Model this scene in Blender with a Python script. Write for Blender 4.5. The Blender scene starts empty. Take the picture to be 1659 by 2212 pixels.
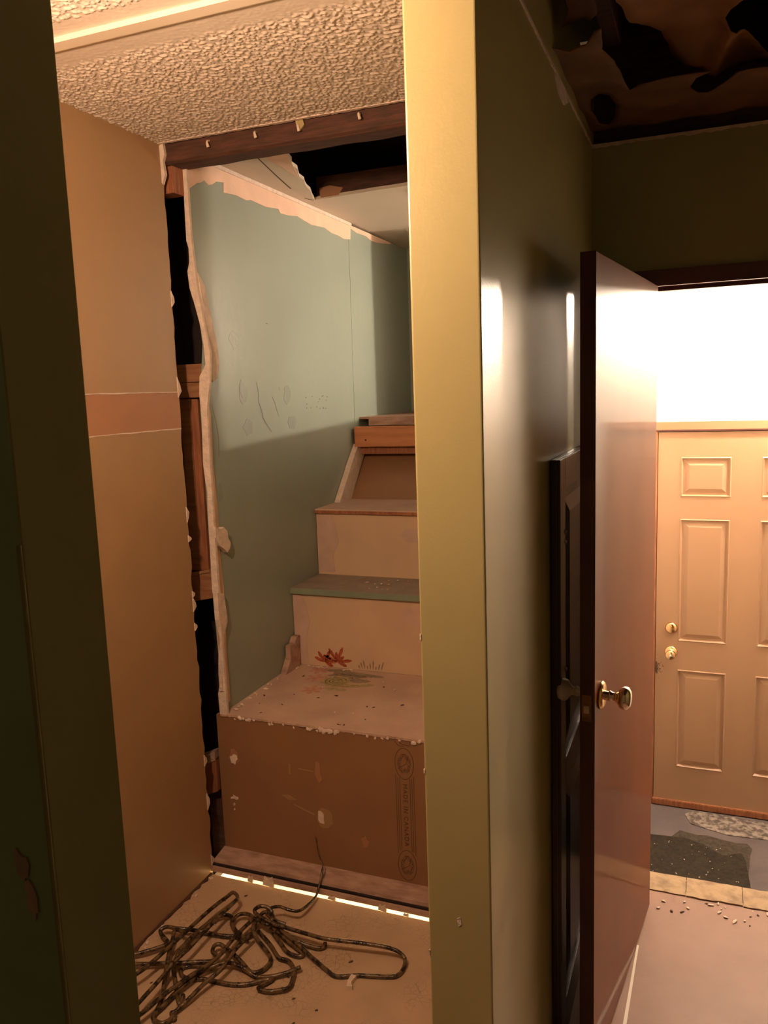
import bpy, bmesh, math, random
from mathutils import Vector, Matrix, noise
random.seed(7)
C = bpy.context.scene
col = C.collection

# ---------------- camera
cam_d = bpy.data.cameras.new('camera'); cam = bpy.data.objects.new('camera', cam_d); col.objects.link(cam)
f_px = 1747.88
cam_d.sensor_fit = 'VERTICAL'; cam_d.sensor_height = 24.0; cam_d.lens = f_px / 2212 * 24.0
cam_d.clip_start = 0.02; cam_d.clip_end = 50
pitch, yaw, roll = 1.47160715e-01, -3.80642376e-01, 3.53763199e-02
cy_, sy_, cp_, sp_ = math.cos(yaw), math.sin(yaw), math.cos(pitch), math.sin(pitch)
fw = Vector((sy_*cp_, cy_*cp_, -sp_)); rt = Vector((cy_, -sy_, 0)); dn = fw.cross(rt)
r2 = rt*math.cos(roll) + dn*math.sin(roll); d2 = dn*math.cos(roll) - rt*math.sin(roll)
m = Matrix((r2, -d2, -fw)).transposed().to_4x4(); m.translation = (0, 0, 1.744)
cam.matrix_world = m
C.camera = cam

# ---------------- light and exposure
LAMP_CLOSET = dict(pos=(-1.02, 0.82, 2.28), col=(1.0, 0.64, 0.42), L=1280)
LAMP_LANDING = dict(pos=(0.40, 4.20, 2.15), col=(1.0, 0.78, 0.59), L=3700)
LAMP_BELOW = dict(pos=(-1.15, 2.74, 0.25), col=(1.0, 0.72, 0.34), L=2500)
w = bpy.data.worlds.new('world'); C.world = w; w.use_nodes = True
w.node_tree.nodes['Background'].inputs[0].default_value = (1.0, 0.55, 0.25, 1)
w.node_tree.nodes['Background'].inputs[1].default_value = 0.08
C.view_settings.view_transform = 'Standard'; C.view_settings.look = 'None'
C.view_settings.gamma = 1; C.view_settings.use_curve_mapping = False
C.view_settings.exposure = 0.0

# ---------------- materials
def mat(name, c, rough=0.6, var=0.12, scale=6.0, bump=0.0, bscale=60.0, spec=0.5, metal=0.0, c2=None, coat=0.0, coat_rough=0.05, stretch=None, thr=None, detail=4.0):
    m = bpy.data.materials.new(name); m.use_nodes = True
    nt = m.node_tree; N = nt.nodes; Lk = nt.links
    b = N['Principled BSDF']
    tc = N.new('ShaderNodeTexCoord'); mp = N.new('ShaderNodeMapping')
    Lk.new(tc.outputs['Object'], mp.inputs['Vector'])
    if stretch: mp.inputs['Scale'].default_value = stretch
    nz = N.new('ShaderNodeTexNoise'); nz.inputs['Scale'].default_value = scale; nz.inputs['Detail'].default_value = detail
    Lk.new(mp.outputs[0], nz.inputs['Vector'])
    rp = N.new('ShaderNodeValToRGB')
    lo, hi = thr if thr else (0.3, 0.7)
    rp.color_ramp.elements[0].position = lo; rp.color_ramp.elements[1].position = hi
    a = c2 if c2 else tuple(v*(1-var) for v in c)
    bb = c if c2 else tuple(min(1, v*(1+var)) for v in c)
    rp.color_ramp.elements[0].color = (*a, 1); rp.color_ramp.elements[1].color = (*bb, 1)
    Lk.new(nz.outputs['Fac'], rp.inputs[0]); Lk.new(rp.outputs[0], b.inputs['Base Color'])
    b.inputs['Roughness'].default_value = rough; b.inputs['Metallic'].default_value = metal
    b.inputs['Specular IOR Level'].default_value = spec
    b.inputs['Coat Weight'].default_value = coat; b.inputs['Coat Roughness'].default_value = coat_rough
    if bump > 0:
        n2 = N.new('ShaderNodeTexNoise'); n2.inputs['Scale'].default_value = bscale; n2.inputs['Detail'].default_value = 3
        Lk.new(mp.outputs[0], n2.inputs['Vector'])
        bp = N.new('ShaderNodeBump'); bp.inputs['Strength'].default_value = bump; bp.inputs['Distance'].default_value = 0.01
        Lk.new(n2.outputs['Fac'], bp.inputs['Height']); Lk.new(bp.outputs[0], b.inputs['Normal'])
    return m

def emat(name, c, s):
    m = bpy.data.materials.new(name); m.use_nodes = True
    N = m.node_tree.nodes; b = N['Principled BSDF']
    b.inputs['Base Color'].default_value = (*c, 1)
    b.inputs['Emission Color'].default_value = (*c, 1); b.inputs['Emission Strength'].default_value = s
    return m

M = {}
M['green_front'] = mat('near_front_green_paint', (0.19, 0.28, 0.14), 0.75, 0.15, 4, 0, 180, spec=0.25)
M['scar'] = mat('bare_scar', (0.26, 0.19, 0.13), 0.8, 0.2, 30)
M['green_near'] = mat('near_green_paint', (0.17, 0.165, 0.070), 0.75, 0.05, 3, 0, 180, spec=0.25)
M['green'] = mat('sage_green_paint', (0.42, 0.36, 0.165), 0.33, 0.04, 3, 0.04, 180, spec=0.8)
M['green_plain'] = mat('green_wall_paint', (0.33, 0.33, 0.16), 0.42, 0.05, 3, 0.05, 180)
M['teal'] = mat('teal_wall_paint', (0.265, 0.315, 0.27), 0.30, 0.05, 2.5, 0.08, 25)
M['teal_stain'] = mat('teal_worn_paint', (0.228, 0.27, 0.235), 0.36, 0.06, 14, 0.1, 60)
M['tan'] = mat('tan_drywall', (0.345, 0.21, 0.103), 0.50, 0.05, 4, 0.06, 120)
M['tan_band'] = mat('bare_paper_band', (0.37, 0.18, 0.095), 0.6, 0.05, 5)
M['popcorn'] = mat('textured_ceiling_paint', (0.72, 0.63, 0.54), 0.5, 0.05, 30)
M['white'] = mat('white_paint', (0.72, 0.68, 0.60), 0.5, 0.03, 3, 0.03, 90)
M['landing_white'] = mat('landing_wall_paint', (0.88, 0.85, 0.80), 0.55, 0.02, 3)
M['trim_cream'] = mat('cream_trim_paint', (0.78, 0.68, 0.55), 0.35, 0.03, 3)
M['plaster'] = mat('broken_plaster', (0.68, 0.56, 0.48), 0.85, 0.12, 40, 0.4, 90)
M['pink_plaster'] = mat('bare_plaster_strip', (0.72, 0.50, 0.38), 0.7, 0.08, 12, 0.1, 60)
M['stair_ceiling'] = mat('stair_ceiling_paint', (0.60, 0.52, 0.43), 0.55, 0.04, 3)
M['oldwood'] = mat('dark_aged_wood', (0.11, 0.040, 0.023), 0.75, 0.3, 10, 0.3, 60, c2=(0.04, 0.018, 0.012), stretch=(1, 8, 8))
M['stud'] = mat('reddish_stud_wood', (0.40, 0.15, 0.065), 0.65, 0.2, 9, 0.2, 60, c2=(0.22, 0.08, 0.035), stretch=(8, 8, 1))
M['block'] = mat('blocking_wood', (0.38, 0.18, 0.085), 0.65, 0.2, 9, 0.2, 60, c2=(0.25, 0.11, 0.05), stretch=(1, 8, 8))
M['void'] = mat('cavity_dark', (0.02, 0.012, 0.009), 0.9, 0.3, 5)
M['cavity'] = mat('cavity_light_stop', (0.05, 0.025, 0.015), 0.9, 0.3, 8)
M['kraft'] = mat('kraft_paper_board', (0.26, 0.135, 0.064), 0.55, 0.06, 5, 0.05, 80)
M['kraft_dark'] = mat('dark_kraft_paper', (0.20, 0.09, 0.035), 0.75, 0.25, 9, 0.4, 14, c2=(0.11, 0.05, 0.022))
M['kraft_orange'] = mat('orange_kraft_paper', (0.34, 0.15, 0.05), 0.7, 0.25, 7, 0.4, 12, c2=(0.22, 0.09, 0.03))
M['ink'] = mat('print_ink', (0.06, 0.04, 0.025), 0.7, 0.1, 40)
M['riser'] = mat('cream_riser_paint', (0.60, 0.43, 0.28), 0.6, 0.05, 5, 0.05, 40, c2=(0.56, 0.39, 0.27), thr=(0.35, 0.55))
M['riser_patch'] = mat('pinkish_filler', (0.54, 0.38, 0.31), 0.7, 0.08, 20)
M['tread'] = mat('dusty_pink_tread', (0.56, 0.39, 0.30), 0.65, 0.08, 7, 0.15, 60, c2=(0.46, 0.31, 0.245))
M['tread_grey'] = mat('grey_green_tread', (0.30, 0.235, 0.19), 0.55, 0.15, 14, 0.2, 60, c2=(0.22, 0.18, 0.15))
M['tread_edge'] = mat('green_tread_edge', (0.20, 0.25, 0.18), 0.5, 0.08, 9)
M['orange_board'] = mat('orange_pine_board', (0.56, 0.22, 0.09), 0.55, 0.12, 6, 0.1, 60, c2=(0.42, 0.16, 0.065), stretch=(1, 8, 8))
M['plate'] = mat('dusty_sill_wood', (0.46, 0.30, 0.23), 0.8, 0.2, 12, 0.5, 50, c2=(0.26, 0.15, 0.11), stretch=(1, 3, 3), thr=(0.25, 0.6))
M['floor'] = mat('pinkish_hall_floor', (0.29, 0.17, 0.125), 0.5, 0.10, 5, 0.10, 30, spec=0.3)
M['mahog'] = mat('varnished_red_wood', (0.26, 0.080, 0.030), 0.5, 0.15, 2.5, 0, 40, c2=(0.20, 0.058, 0.022), spec=0.1, coat=0.25, coat_rough=0.07)
M['mahog_dark'] = mat('dark_maroon_edge', (0.07, 0.018, 0.014), 0.6, 0.15, 5, coat=0.2)
M['maroon_trim'] = mat('maroon_door_trim', (0.10, 0.032, 0.035), 0.4, 0.1, 5, coat=0.3)
M['black_panel'] = mat('black_brown_paint', (0.045, 0.030, 0.026), 0.28, 0.1, 6, 0.05, 60, coat=0.1, coat_rough=0.2)
M['beige_door'] = mat('beige_door_paint', (0.40, 0.232, 0.135), 0.40, 0.02, 3, 0.04, 200)
M['brass'] = mat('brass', (0.75, 0.50, 0.25), 0.22, 0.05, 10, metal=1.0)
M['chrome'] = mat('chrome', (0.85, 0.74, 0.62), 0.10, 0.03, 10, metal=1.0)
M['latch'] = mat('old_brass_plate', (0.25, 0.13, 0.05), 0.4, 0.1, 30, metal=0.7)
M['steel'] = mat('steel', (0.6, 0.52, 0.44), 0.4, 0.05, 30, metal=0.6)
M['porcelain'] = mat('white_porcelain', (0.75, 0.70, 0.60), 0.2, 0.03, 10)
M['mat'] = mat('dark_doormat_pile', (0.042, 0.028, 0.014), 0.95, 0.3, 60, 0.8, 260, c2=(0.012, 0.009, 0.005))
M['mat_worn'] = mat('worn_mat_pile', (0.075, 0.058, 0.04), 0.95, 0.3, 60, 0.6, 260, c2=(0.035, 0.026, 0.018))
M['concrete'] = mat('grey_landing_floor', (0.125, 0.10, 0.10), 0.65, 0.2, 6, 0.2, 60, c2=(0.085, 0.068, 0.068))
M['dirt'] = mat('rubble_dust', (0.30, 0.25, 0.21), 0.9, 0.3, 30, 0.7, 80, c2=(0.09, 0.07, 0.06), thr=(0.42, 0.6))
M['sillwood'] = mat('worn_threshold', (0.40, 0.27, 0.15), 0.7, 0.2, 18, 0.4, 60, c2=(0.20, 0.12, 0.065), thr=(0.3, 0.55))
M['bulb_glow'] = None
M['red_petal'] = mat('red_petal_print', (0.50, 0.13, 0.05), 0.6, 0.3, 90, c2=(0.26, 0.03, 0.015))
M['pink_petal'] = mat('faded_pink_print', (0.50, 0.26, 0.18), 0.6, 0.2, 60)
M['grey_leaf'] = mat('grey_leaf_print', (0.26, 0.20, 0.14), 0.6, 0.25, 60)
M['olive_leaf'] = mat('olive_leaf_print', (0.38, 0.30, 0.14), 0.6, 0.25, 60)
M['grime'] = mat('door_grime', (0.10, 0.06, 0.035), 0.7, 0.3, 40)
M['chip'] = mat('plaster_chip', (0.70, 0.58, 0.47), 0.85, 0.1, 60)
M['chip_dark'] = mat('dark_crumb', (0.09, 0.05, 0.03), 0.9, 0.2, 60)

# cable sheath with dark winding bands
def cable_mat():
    m = mat('cable_sheath', (0.13, 0.078, 0.034), 0.24, 0.3, 45, 0.3, 120, c2=(0.022, 0.013, 0.008), thr=(0.42, 0.56), spec=0.6)
    return m
M['cable'] = cable_mat()

# cracked closet floor: thin dark veins
def crack_mat():
    m = mat('crackled_floor', (0.50, 0.35, 0.23), 0.6, 0.06, 9, 0.05, 60)
    nt = m.node_tree; N = nt.nodes; Lk = nt.links; b = N['Principled BSDF']
    src = b.inputs['Base Color'].links[0].from_socket
    tc = [n for n in N if n.type == 'TEX_COORD'][0]
    nz = N.new('ShaderNodeTexNoise'); nz.inputs['Scale'].default_value = 9
    mx = N.new('ShaderNodeMixRGB'); mx.inputs[0].default_value = 0.08
    Lk.new(tc.outputs['Object'], nz.inputs['Vector']); Lk.new(tc.outputs['Object'], mx.inputs[1]); Lk.new(nz.outputs['Color'], mx.inputs[2])
    vo = N.new('ShaderNodeTexVoronoi'); vo.feature = 'DISTANCE_TO_EDGE'; vo.inputs['Scale'].default_value = 55
    Lk.new(mx.outputs[0], vo.inputs['Vector'])
    rp = N.new('ShaderNodeValToRGB'); rp.color_ramp.elements[0].position = 0.0; rp.color_ramp.elements[1].position = 0.05
    rp.color_ramp.elements[0].color = (0.45, 0.45, 0.45, 1); rp.color_ramp.elements[1].color = (1, 1, 1, 1)
    Lk.new(vo.outputs['Distance'], rp.inputs[0])
    n3 = N.new('ShaderNodeTexNoise'); n3.inputs['Scale'].default_value = 5
    Lk.new(tc.outputs['Object'], n3.inputs['Vector'])
    r3 = N.new('ShaderNodeValToRGB'); r3.color_ramp.elements[0].position = 0.45; r3.color_ramp.elements[1].position = 0.6
    Lk.new(n3.outputs['Fac'], r3.inputs[0])
    mm = N.new('ShaderNodeMixRGB'); Lk.new(r3.outputs[0], mm.inputs[0]); mm.inputs[1].default_value = (1, 1, 1, 1); Lk.new(rp.outputs[0], mm.inputs[2])
    ml = N.new('ShaderNodeMixRGB'); ml.blend_type = 'MULTIPLY'; ml.inputs[0].default_value = 0.8
    Lk.new(src, ml.inputs[1]); Lk.new(mm.outputs[0], ml.inputs[2]); Lk.new(ml.outputs[0], b.inputs['Base Color'])
    return m
M['crackle'] = crack_mat()

# ---------------- mesh helpers
def obj(name, bm, m=None, parent=None, smooth=False):
    me = bpy.data.meshes.new(name); bm.normal_update(); bm.to_mesh(me); bm.free()
    o = bpy.data.objects.new(name, me); col.objects.link(o)
    if m is not None:
        for mm in (m if isinstance(m, (list, tuple)) else [m]): me.materials.append(M[mm] if isinstance(mm, str) else mm)
    if parent is not None: o.parent = parent
    if smooth:
        for p in me.polygons: p.use_smooth = True
    return o
def tag(o, label, cat, group=None, kind=None):
    o['label'] = label; o['category'] = cat
    if group: o['group'] = group
    if kind: o['kind'] = kind
    return o
def struct(o, label, cat): return tag(o, label, cat, kind='structure')
def empty(name, loc=(0, 0, 0), rz=0):
    o = bpy.data.objects.new(name, None); o.empty_display_size = 0.05; col.objects.link(o)
    o.location = loc; o.rotation_euler = (0, 0, rz); return o
def box(bm, x0, x1, y0, y1, z0, z1, mi=0):
    vs = [bm.verts.new(p) for p in ((x0,y0,z0),(x1,y0,z0),(x1,y1,z0),(x0,y1,z0),(x0,y0,z1),(x1,y0,z1),(x1,y1,z1),(x0,y1,z1))]
    for f in ((0,3,2,1),(4,5,6,7),(0,1,5,4),(1,2,6,5),(2,3,7,6),(3,0,4,7)):
        bm.faces.new([vs[i] for i in f]).material_index = mi
    return vs
def boxo(name, x0, x1, y0, y1, z0, z1, m, parent=None, bev=0.0):
    bm = bmesh.new(); box(bm, x0, x1, y0, y1, z0, z1)
    if bev: bmesh.ops.bevel(bm, geom=bm.edges[:], offset=bev, segments=2, profile=0.6, affect='EDGES')
    return obj(name, bm, m, parent)
def prism(bm, pts, axis, a, b, mi=0):
    """polygon pts (u,v) extruded along axis from a to b; axis x:(y,z) y:(x,z) z:(x,y)"""
    mk = {'x': lambda u, v, t: (t, u, v), 'y': lambda u, v, t: (u, t, v), 'z': lambda u, v, t: (u, v, t)}[axis]
    A = [bm.verts.new(mk(u, v, a)) for u, v in pts]; B = [bm.verts.new(mk(u, v, b)) for u, v in pts]
    n = len(pts); fs = [bm.faces.new(A), bm.faces.new(B[::-1])]
    for i in range(n): fs.append(bm.faces.new((A[i], B[i], B[(i+1) % n], A[(i+1) % n])))
    for f in fs: f.material_index = mi
    bmesh.ops.recalc_face_normals(bm, faces=fs)
    bmesh.ops.triangulate(bm, faces=fs[:2])
def prismo(name, pts, axis, a, b, m, parent=None):
    bm = bmesh.new(); prism(bm, pts, axis, a, b); return obj(name, bm, m, parent)
def jag(p, q, n, amp, seed=0):
    """points from p to q with sideways jitter, ends kept"""
    rr = random.Random(seed); d = (q[0]-p[0], q[1]-p[1]); L = math.hypot(*d); nx, ny = -d[1]/L, d[0]/L
    out = []
    for i in range(n+1):
        t = i/n; j = 0 if i in (0, n) else (rr.random()-0.5)*2*amp
        out.append((p[0]+d[0]*t+nx*j, p[1]+d[1]*t+ny*j))
    return out
def lathe(bm, prof, mtx, seg=32):
    """prof (r,h) revolved about local z"""
    rings = []
    for r, h in prof:
        if r < 1e-6: rings.append([bm.verts.new(mtx @ Vector((0, 0, h)))])
        else: rings.append([bm.verts.new(mtx @ Vector((r*math.cos(2*math.pi*k/seg), r*math.sin(2*math.pi*k/seg), h))) for k in range(seg)])
    for a, b in zip(rings, rings[1:]):
        if len(a) == 1 and len(b) == 1: continue
        for k in range(seg):
            k2 = (k+1) % seg
            if len(a) == 1: bm.faces.new((a[0], b[k2], b[k]))
            elif len(b) == 1: bm.faces.new((a[k], a[k2], b[0]))
            else: bm.faces.new((a[k], a[k2], b[k2], b[k]))
    bmesh.ops.recalc_face_normals(bm, faces=bm.faces[:])
def axis_m(loc, direction):
    q = Vector(direction).normalized().to_track_quat('Z', 'Y'); mm = q.to_matrix().to_4x4(); mm.translation = loc; return mm
def catmull(pts, n=8):
    P = [Vector(p) for p in pts]; P = [P[0]*2-P[1]] + P + [P[-1]*2-P[-2]]; out = []
    for i in range(1, len(P)-2):
        for k in range(n):
            t = k/n; a, b, c, d = P[i-1:i+3]
            out.append(0.5*((2*b)+(c-a)*t+(2*a-5*b+4*c-d)*t*t+(3*b-a-3*c+d)*t**3))
    out.append(P[-2]); return out
def tube(bm, pts, r, seg=10, smoothn=8):
    pp = catmull(pts, smoothn) if smoothn else [Vector(p) for p in pts]
    rings = []; up = Vector((0.3, 0.2, 1)).normalized()
    for i, p in enumerate(pp):
        t = (pp[min(i+1, len(pp)-1)] - pp[max(i-1, 0)])
        t = t.normalized() if t.length > 1e-9 else Vector((1, 0, 0))
        u = up - t*up.dot(t)
        if u.length < 1e-4: u = Vector((1, 0, 0)) - t*t.x
        u.normalize(); v = t.cross(u); up = u
        rr = r(i/(len(pp)-1)) if callable(r) else r
        rings.append([bm.verts.new(p + (u*math.cos(2*math.pi*k/seg)+v*math.sin(2*math.pi*k/seg))*rr) for k in range(seg)])
    for a, b in zip(rings, rings[1:]):
        for k in range(seg): bm.faces.new((a[k], a[(k+1) % seg], b[(k+1) % seg], b[k]))
    bm.faces.new(rings[0][::-1]); bm.faces.new(rings[-1])
def ribbon(bm, pts, w, axis, at, th=0.0004, closed=False):
    """thin printed line of width w drawn in the plane normal to axis"""
    n = len(pts); L = []; R = []
    for i in range(n):
        a = pts[(i-1) % n] if (closed or i > 0) else pts[i]; b = pts[(i+1) % n] if (closed or i < n-1) else pts[i]
        d = (b[0]-a[0], b[1]-a[1]); l = math.hypot(*d) or 1; nx, ny = -d[1]/l*w/2, d[0]/l*w/2
        L.append((pts[i][0]+nx, pts[i][1]+ny)); R.append((pts[i][0]-nx, pts[i][1]-ny))
    mk = {'x': lambda u, v: (at, u, v), 'y': lambda u, v: (u, at, v), 'z': lambda u, v: (u, v, at)}[axis]
    LV = [bm.verts.new(mk(*p)) for p in L]; RV = [bm.verts.new(mk(*p)) for p in R]
    for i in range(n if closed else n-1):
        j = (i+1) % n; bm.faces.new((LV[i], LV[j], RV[j], RV[i]))
def blob(cx, cy, rx, ry, n=12, amp=0.25, seed=1, rot=0):
    rr = random.Random(seed); out = []
    for k in range(n):
        a = 2*math.pi*k/n; s = 1+(rr.random()-0.5)*2*amp
        x, y = rx*s*math.cos(a), ry*s*math.sin(a)
        out.append((cx+x*math.cos(rot)-y*math.sin(rot), cy+x*math.sin(rot)+y*math.cos(rot)))
    return out

# ================================================================ SETTING
XL, YB, XB0, XB1 = -1.67, 2.32, -0.46, -0.34      # closet left wall, closet floor end, middle wall faces
ZC = 2.567                                        # closet ceiling
# floors
bm = bmesh.new(); box(bm, XL-0.02, XB0+0.02, 0.5, YB, -0.03, 0.0)
struct(obj('floor', bm, 'crackle'), 'cracked pinkish closet floor in front of the boxed steps', 'floor')
bm = bmesh.new(); box(bm, XB0+0.02, 1.4, -0.8, 2.75, -0.03, 0.0)
struct(obj('floor', bm, 'floor'), 'worn pinkish hallway floor in front of the open wooden door', 'floor')
bm = bmesh.new(); box(bm, XB1, 0.85, 2.75, 4.5, -0.58, -0.54)
struct(obj('floor', bm, 'concrete'), 'grey landing floor below the exterior door', 'floor')
bm = bmesh.new(); box(bm, -2.6, XB0+0.02, -0.8, 0.5, -0.03, 0.0)
struct(obj('floor', bm, 'floor'), 'hallway floor in front of the near green wall', 'floor')

# left closet wall: drywall panel with a torn back edge, bare band between two painted areas
wl = empty('wall_left'); struct(wl, 'tan closet side wall broken off at its torn back edge', 'wall')
def panel(z0, z1, m, seed, amp=0.004):
    pts = [(0.60, z0)] + jag((2.333, z0), (2.333, z1), max(4, int((z1-z0)/0.03)), amp, seed) + [(0.60, z1)]
    return prismo('wall_panel', pts, 'x', XL-0.013, XL, m, wl)
panel(0.0, 1.645, 'tan', 3, 0.006); panel(1.645, 1.768, 'tan_band', 4, 0.003); panel(1.768, ZC, 'tan', 5, 0.003)
bm = bmesh.new(); rr = random.Random(11)
for z in [0.03, 0.25, 0.42, 0.93, 1.0, 1.05, 1.25, 1.32, 1.75, 2.05]:
    h = 0.02+0.05*rr.random()
    prism(bm, [(2.326, z), (2.336+0.01*rr.random(), z+h*0.3), (2.340, z+h*0.6), (2.326, z+h)], 'x', XL-0.002, XL+0.0035)
obj('torn_paper_edge', bm, 'plaster', wl)
bm = bmesh.new()
for z, s in ((1.645, 21), (1.768, 22)):
    prism(bm, jag((1.2, z-0.002), (2.332, z-0.002), 30, 0.0012, s) + jag((2.332, z+0.0015), (1.2, z+0.0015), 30, 0.0008, s+5), 'x', XL-0.001, XL+0.0012)
obj('tape_seam', bm, 'plaster', wl)

# ragged joint and crumbs where the left closet wall meets the floor
bm = bmesh.new(); prism(bm, jag((XL, 1.0), (XL, 2.32), 60, 0.0, 1) + jag((XL+0.010, 2.32), (XL+0.010, 1.0), 60, 0.006, 8), 'z', 0.0005, 0.006)
struct(obj('trim_1', bm, 'oldwood'), 'dark gritty joint along the foot of the tan closet wall', 'trim')

# cavity behind the broken wall
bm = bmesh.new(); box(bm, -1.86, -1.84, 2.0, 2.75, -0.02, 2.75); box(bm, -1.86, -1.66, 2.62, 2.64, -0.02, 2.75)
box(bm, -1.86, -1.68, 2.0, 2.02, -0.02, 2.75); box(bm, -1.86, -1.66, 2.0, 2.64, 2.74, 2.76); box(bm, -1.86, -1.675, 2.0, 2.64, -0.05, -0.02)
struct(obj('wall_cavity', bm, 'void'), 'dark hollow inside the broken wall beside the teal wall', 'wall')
s = boxo('wall_stud', -1.80, -1.705, 2.49, 2.53, 1.11, 1.745, 'stud', None, 0.003)
tag(s, 'upright reddish wood stud in the broken wall gap, halfway up', 'stud')
boxo('stud_face', -1.775, -1.735, 2.483, 2.49, 1.11, 1.745, 'block', s, 0.001)
s = boxo('wall_blocking', -1.83, -1.655, 2.475, 2.515, 1.803, 1.866, 'block', None, 0.002)
tag(s, 'short horizontal wood block on top of the reddish stud, upper of the stacked pair', 'wood block')
s = boxo('wall_blocking', -1.83, -1.665, 2.47, 2.51, 1.748, 1.801, 'block', None, 0.002)
tag(s, 'short horizontal wood block directly on the reddish stud, lower of the stacked pair', 'wood block')
s = prismo('wall_blocking', [(-1.83, 0.985), (-1.66, 1.02), (-1.66, 1.125), (-1.83, 1.09)], 'y', 2.45, 2.50, 'block')
tag(s, 'reddish wood block under the upright stud in the wall gap', 'wood block')
prismo('plaster_ridge', [(-1.80, 1.088), (-1.672, 1.116), (-1.672, 1.126), (-1.80, 1.100)], 'y', 2.446, 2.452, 'tan_band', s)
s = prismo('wall_blocking', [(-1.83, 0.20), (-1.69, 0.27), (-1.69, 0.40), (-1.83, 0.33)], 'y', 2.43, 2.47, 'stud')
tag(s, 'lowest reddish wood block in the wall gap near the floor', 'wood block')
prismo('dusty_top', [(-1.83, 0.325), (-1.69, 0.395), (-1.69, 0.43), (-1.83, 0.365)], 'y', 2.425, 2.475, 'plate', s)
s = boxo('wall_stud', -1.76, -1.69, 2.47, 2.51, -0.02, 0.26, 'oldwood', None, 0.003)
tag(s, 'short dark wood stud at the foot of the wall gap beside the kraft board', 'stud')

# teal stair wall with torn front edge
wt = empty('wall_stair'); struct(wt, 'teal painted wall beside the boxed steps with scuffs and cracks', 'wall')
XT = -1.64
front = [(2.425, 0.0), (2.43, 0.58), (2.44, 0.80), (2.43, 1.0), (2.43, 1.70), (2.445, 1.80), (2.47, 1.93), (2.46, 2.05), (2.44, 2.16), (2.43, 2.3), (2.42, 2.54)]
prismo('wall_panel', [(2.436, 0.0)] + front[1:] + [(4.62, 2.56), (4.62, 0.0)], 'x', XT-0.014, XT, 'teal', wt)
# torn drywall edge: bare plaster strip facing the closet
outl = [(-1.652, 2.518), (-1.654, 2.396), (-1.656, 2.276), (-1.649, 2.25), (-1.650, 2.205), (-1.660, 2.175), (-1.656, 2.12), (-1.648, 2.09), (-1.642, 2.07), (-1.625, 2.0), (-1.615, 1.93), (-1.612, 1.86), (-1.640, 1.82),
        (-1.646, 1.76), (-1.643, 1.68), (-1.646, 1.6), (-1.650, 1.518), (-1.646, 1.46), (-1.640, 1.42), (-1.643, 1.353), (-1.645, 1.25), (-1.648, 1.05), (-1.640, 1.03), (-1.632, 1.0), (-1.628, 0.94), (-1.634, 0.91), (-1.628, 0.87), (-1.640, 0.805), (-1.645, 0.74), (-1.643, 0.70), (-1.652, 0.663), (-1.650, 0.587)]
strip = outl + [(-1.618, 0.587), (-1.620, 0.9), (-1.622, 1.3), (-1.620, 1.7), (-1.600, 1.80), (-1.592, 1.90), (-1.612, 2.02), (-1.626, 2.13), (-1.637, 2.3), (-1.637, 2.518)]
prismo('broken_edge', strip, 'y', 2.418, 2.43, 'plaster', wt)
# side slivers of bare plaster on the teal face
def sliver(pts, m='plaster', th=0.002): return prismo('bare_sliver', pts, 'x', XT, XT+th, m, wt)
sliver([(2.42, 0.60), (2.475, 0.62), (2.470, 0.80), (2.480, 1.03), (2.470, 1.20), (2.475, 1.34), (2.465, 1.51), (2.47, 1.68), (2.455, 1.76), (2.42, 1.78)], 'pink_plaster')
# curled torn paper tongue, projecting from the wall
bm = bmesh.new()
tong = [(2.43, 2.17), (2.46, 2.13), (2.475, 2.02), (2.50, 1.93), (2.515, 1.86), (2.505, 1.815), (2.475, 1.80), (2.455, 1.86), (2.445, 1.95), (2.432, 2.05)]
prism(bm, tong, 'x', XT+0.006, XT+0.016)
for v in bm.verts: v.co.x += 0.012*math.sin((v.co.z-1.8)*9)
obj('curled_tongue', bm, 'plaster', wt)
bm = bmesh.new()
prism(bm, [(2.42, 1.29), (2.455, 1.275), (2.475, 1.28), (2.497, 1.262), (2.500, 1.235), (2.513, 1.215), (2.508, 1.195), (2.49, 1.183), (2.47, 1.20), (2.445, 1.215), (2.42, 1.25)], 'x', XT+0.003, XT+0.022)
prism(bm, [(2.41, 1.05), (2.45, 1.04), (2.465, 0.93), (2.43, 0.88), (2.41, 0.95)], 'x', XT+0.001, XT+0.02)
prism(bm, [(2.41, 0.74), (2.46, 0.70), (2.45, 0.66), (2.41, 0.68)], 'x', XT+0.001, XT+0.012)
obj('torn_flap', bm, 'plaster', wt)
# unpainted plaster strip under the ceiling
pk = [(2.42, 2.44), (2.48, 2.475), (2.50, 2.48), (2.523, 2.492), (2.55, 2.483), (2.575, 2.49), (2.60, 2.505), (2.649, 2.512), (2.645, 2.476), (2.70, 2.482), (2.734, 2.484), (2.80, 2.480), (2.833, 2.488), (2.95, 2.485), (3.052, 2.496), (3.07, 2.482), (3.14, 2.486), (3.214, 2.497), (3.35, 2.485), (3.486, 2.495), (3.56, 2.484), (3.636, 2.484), (3.70, 2.478), (3.778, 2.489), (3.783, 2.540), (3.86, 2.532), (3.982, 2.535), (4.05, 2.522), (4.139, 2.526), (4.325, 2.548), (4.34, 2.556), (2.42, 2.556)]
sliver(pk, 'pink_plaster', 0.0025)
bm = bmesh.new(); box(bm, XT, XT+0.006, 2.42, 3.79, 2.552, 2.566); obj('ceiling_joint', bm, 'plaster', wt)
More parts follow.
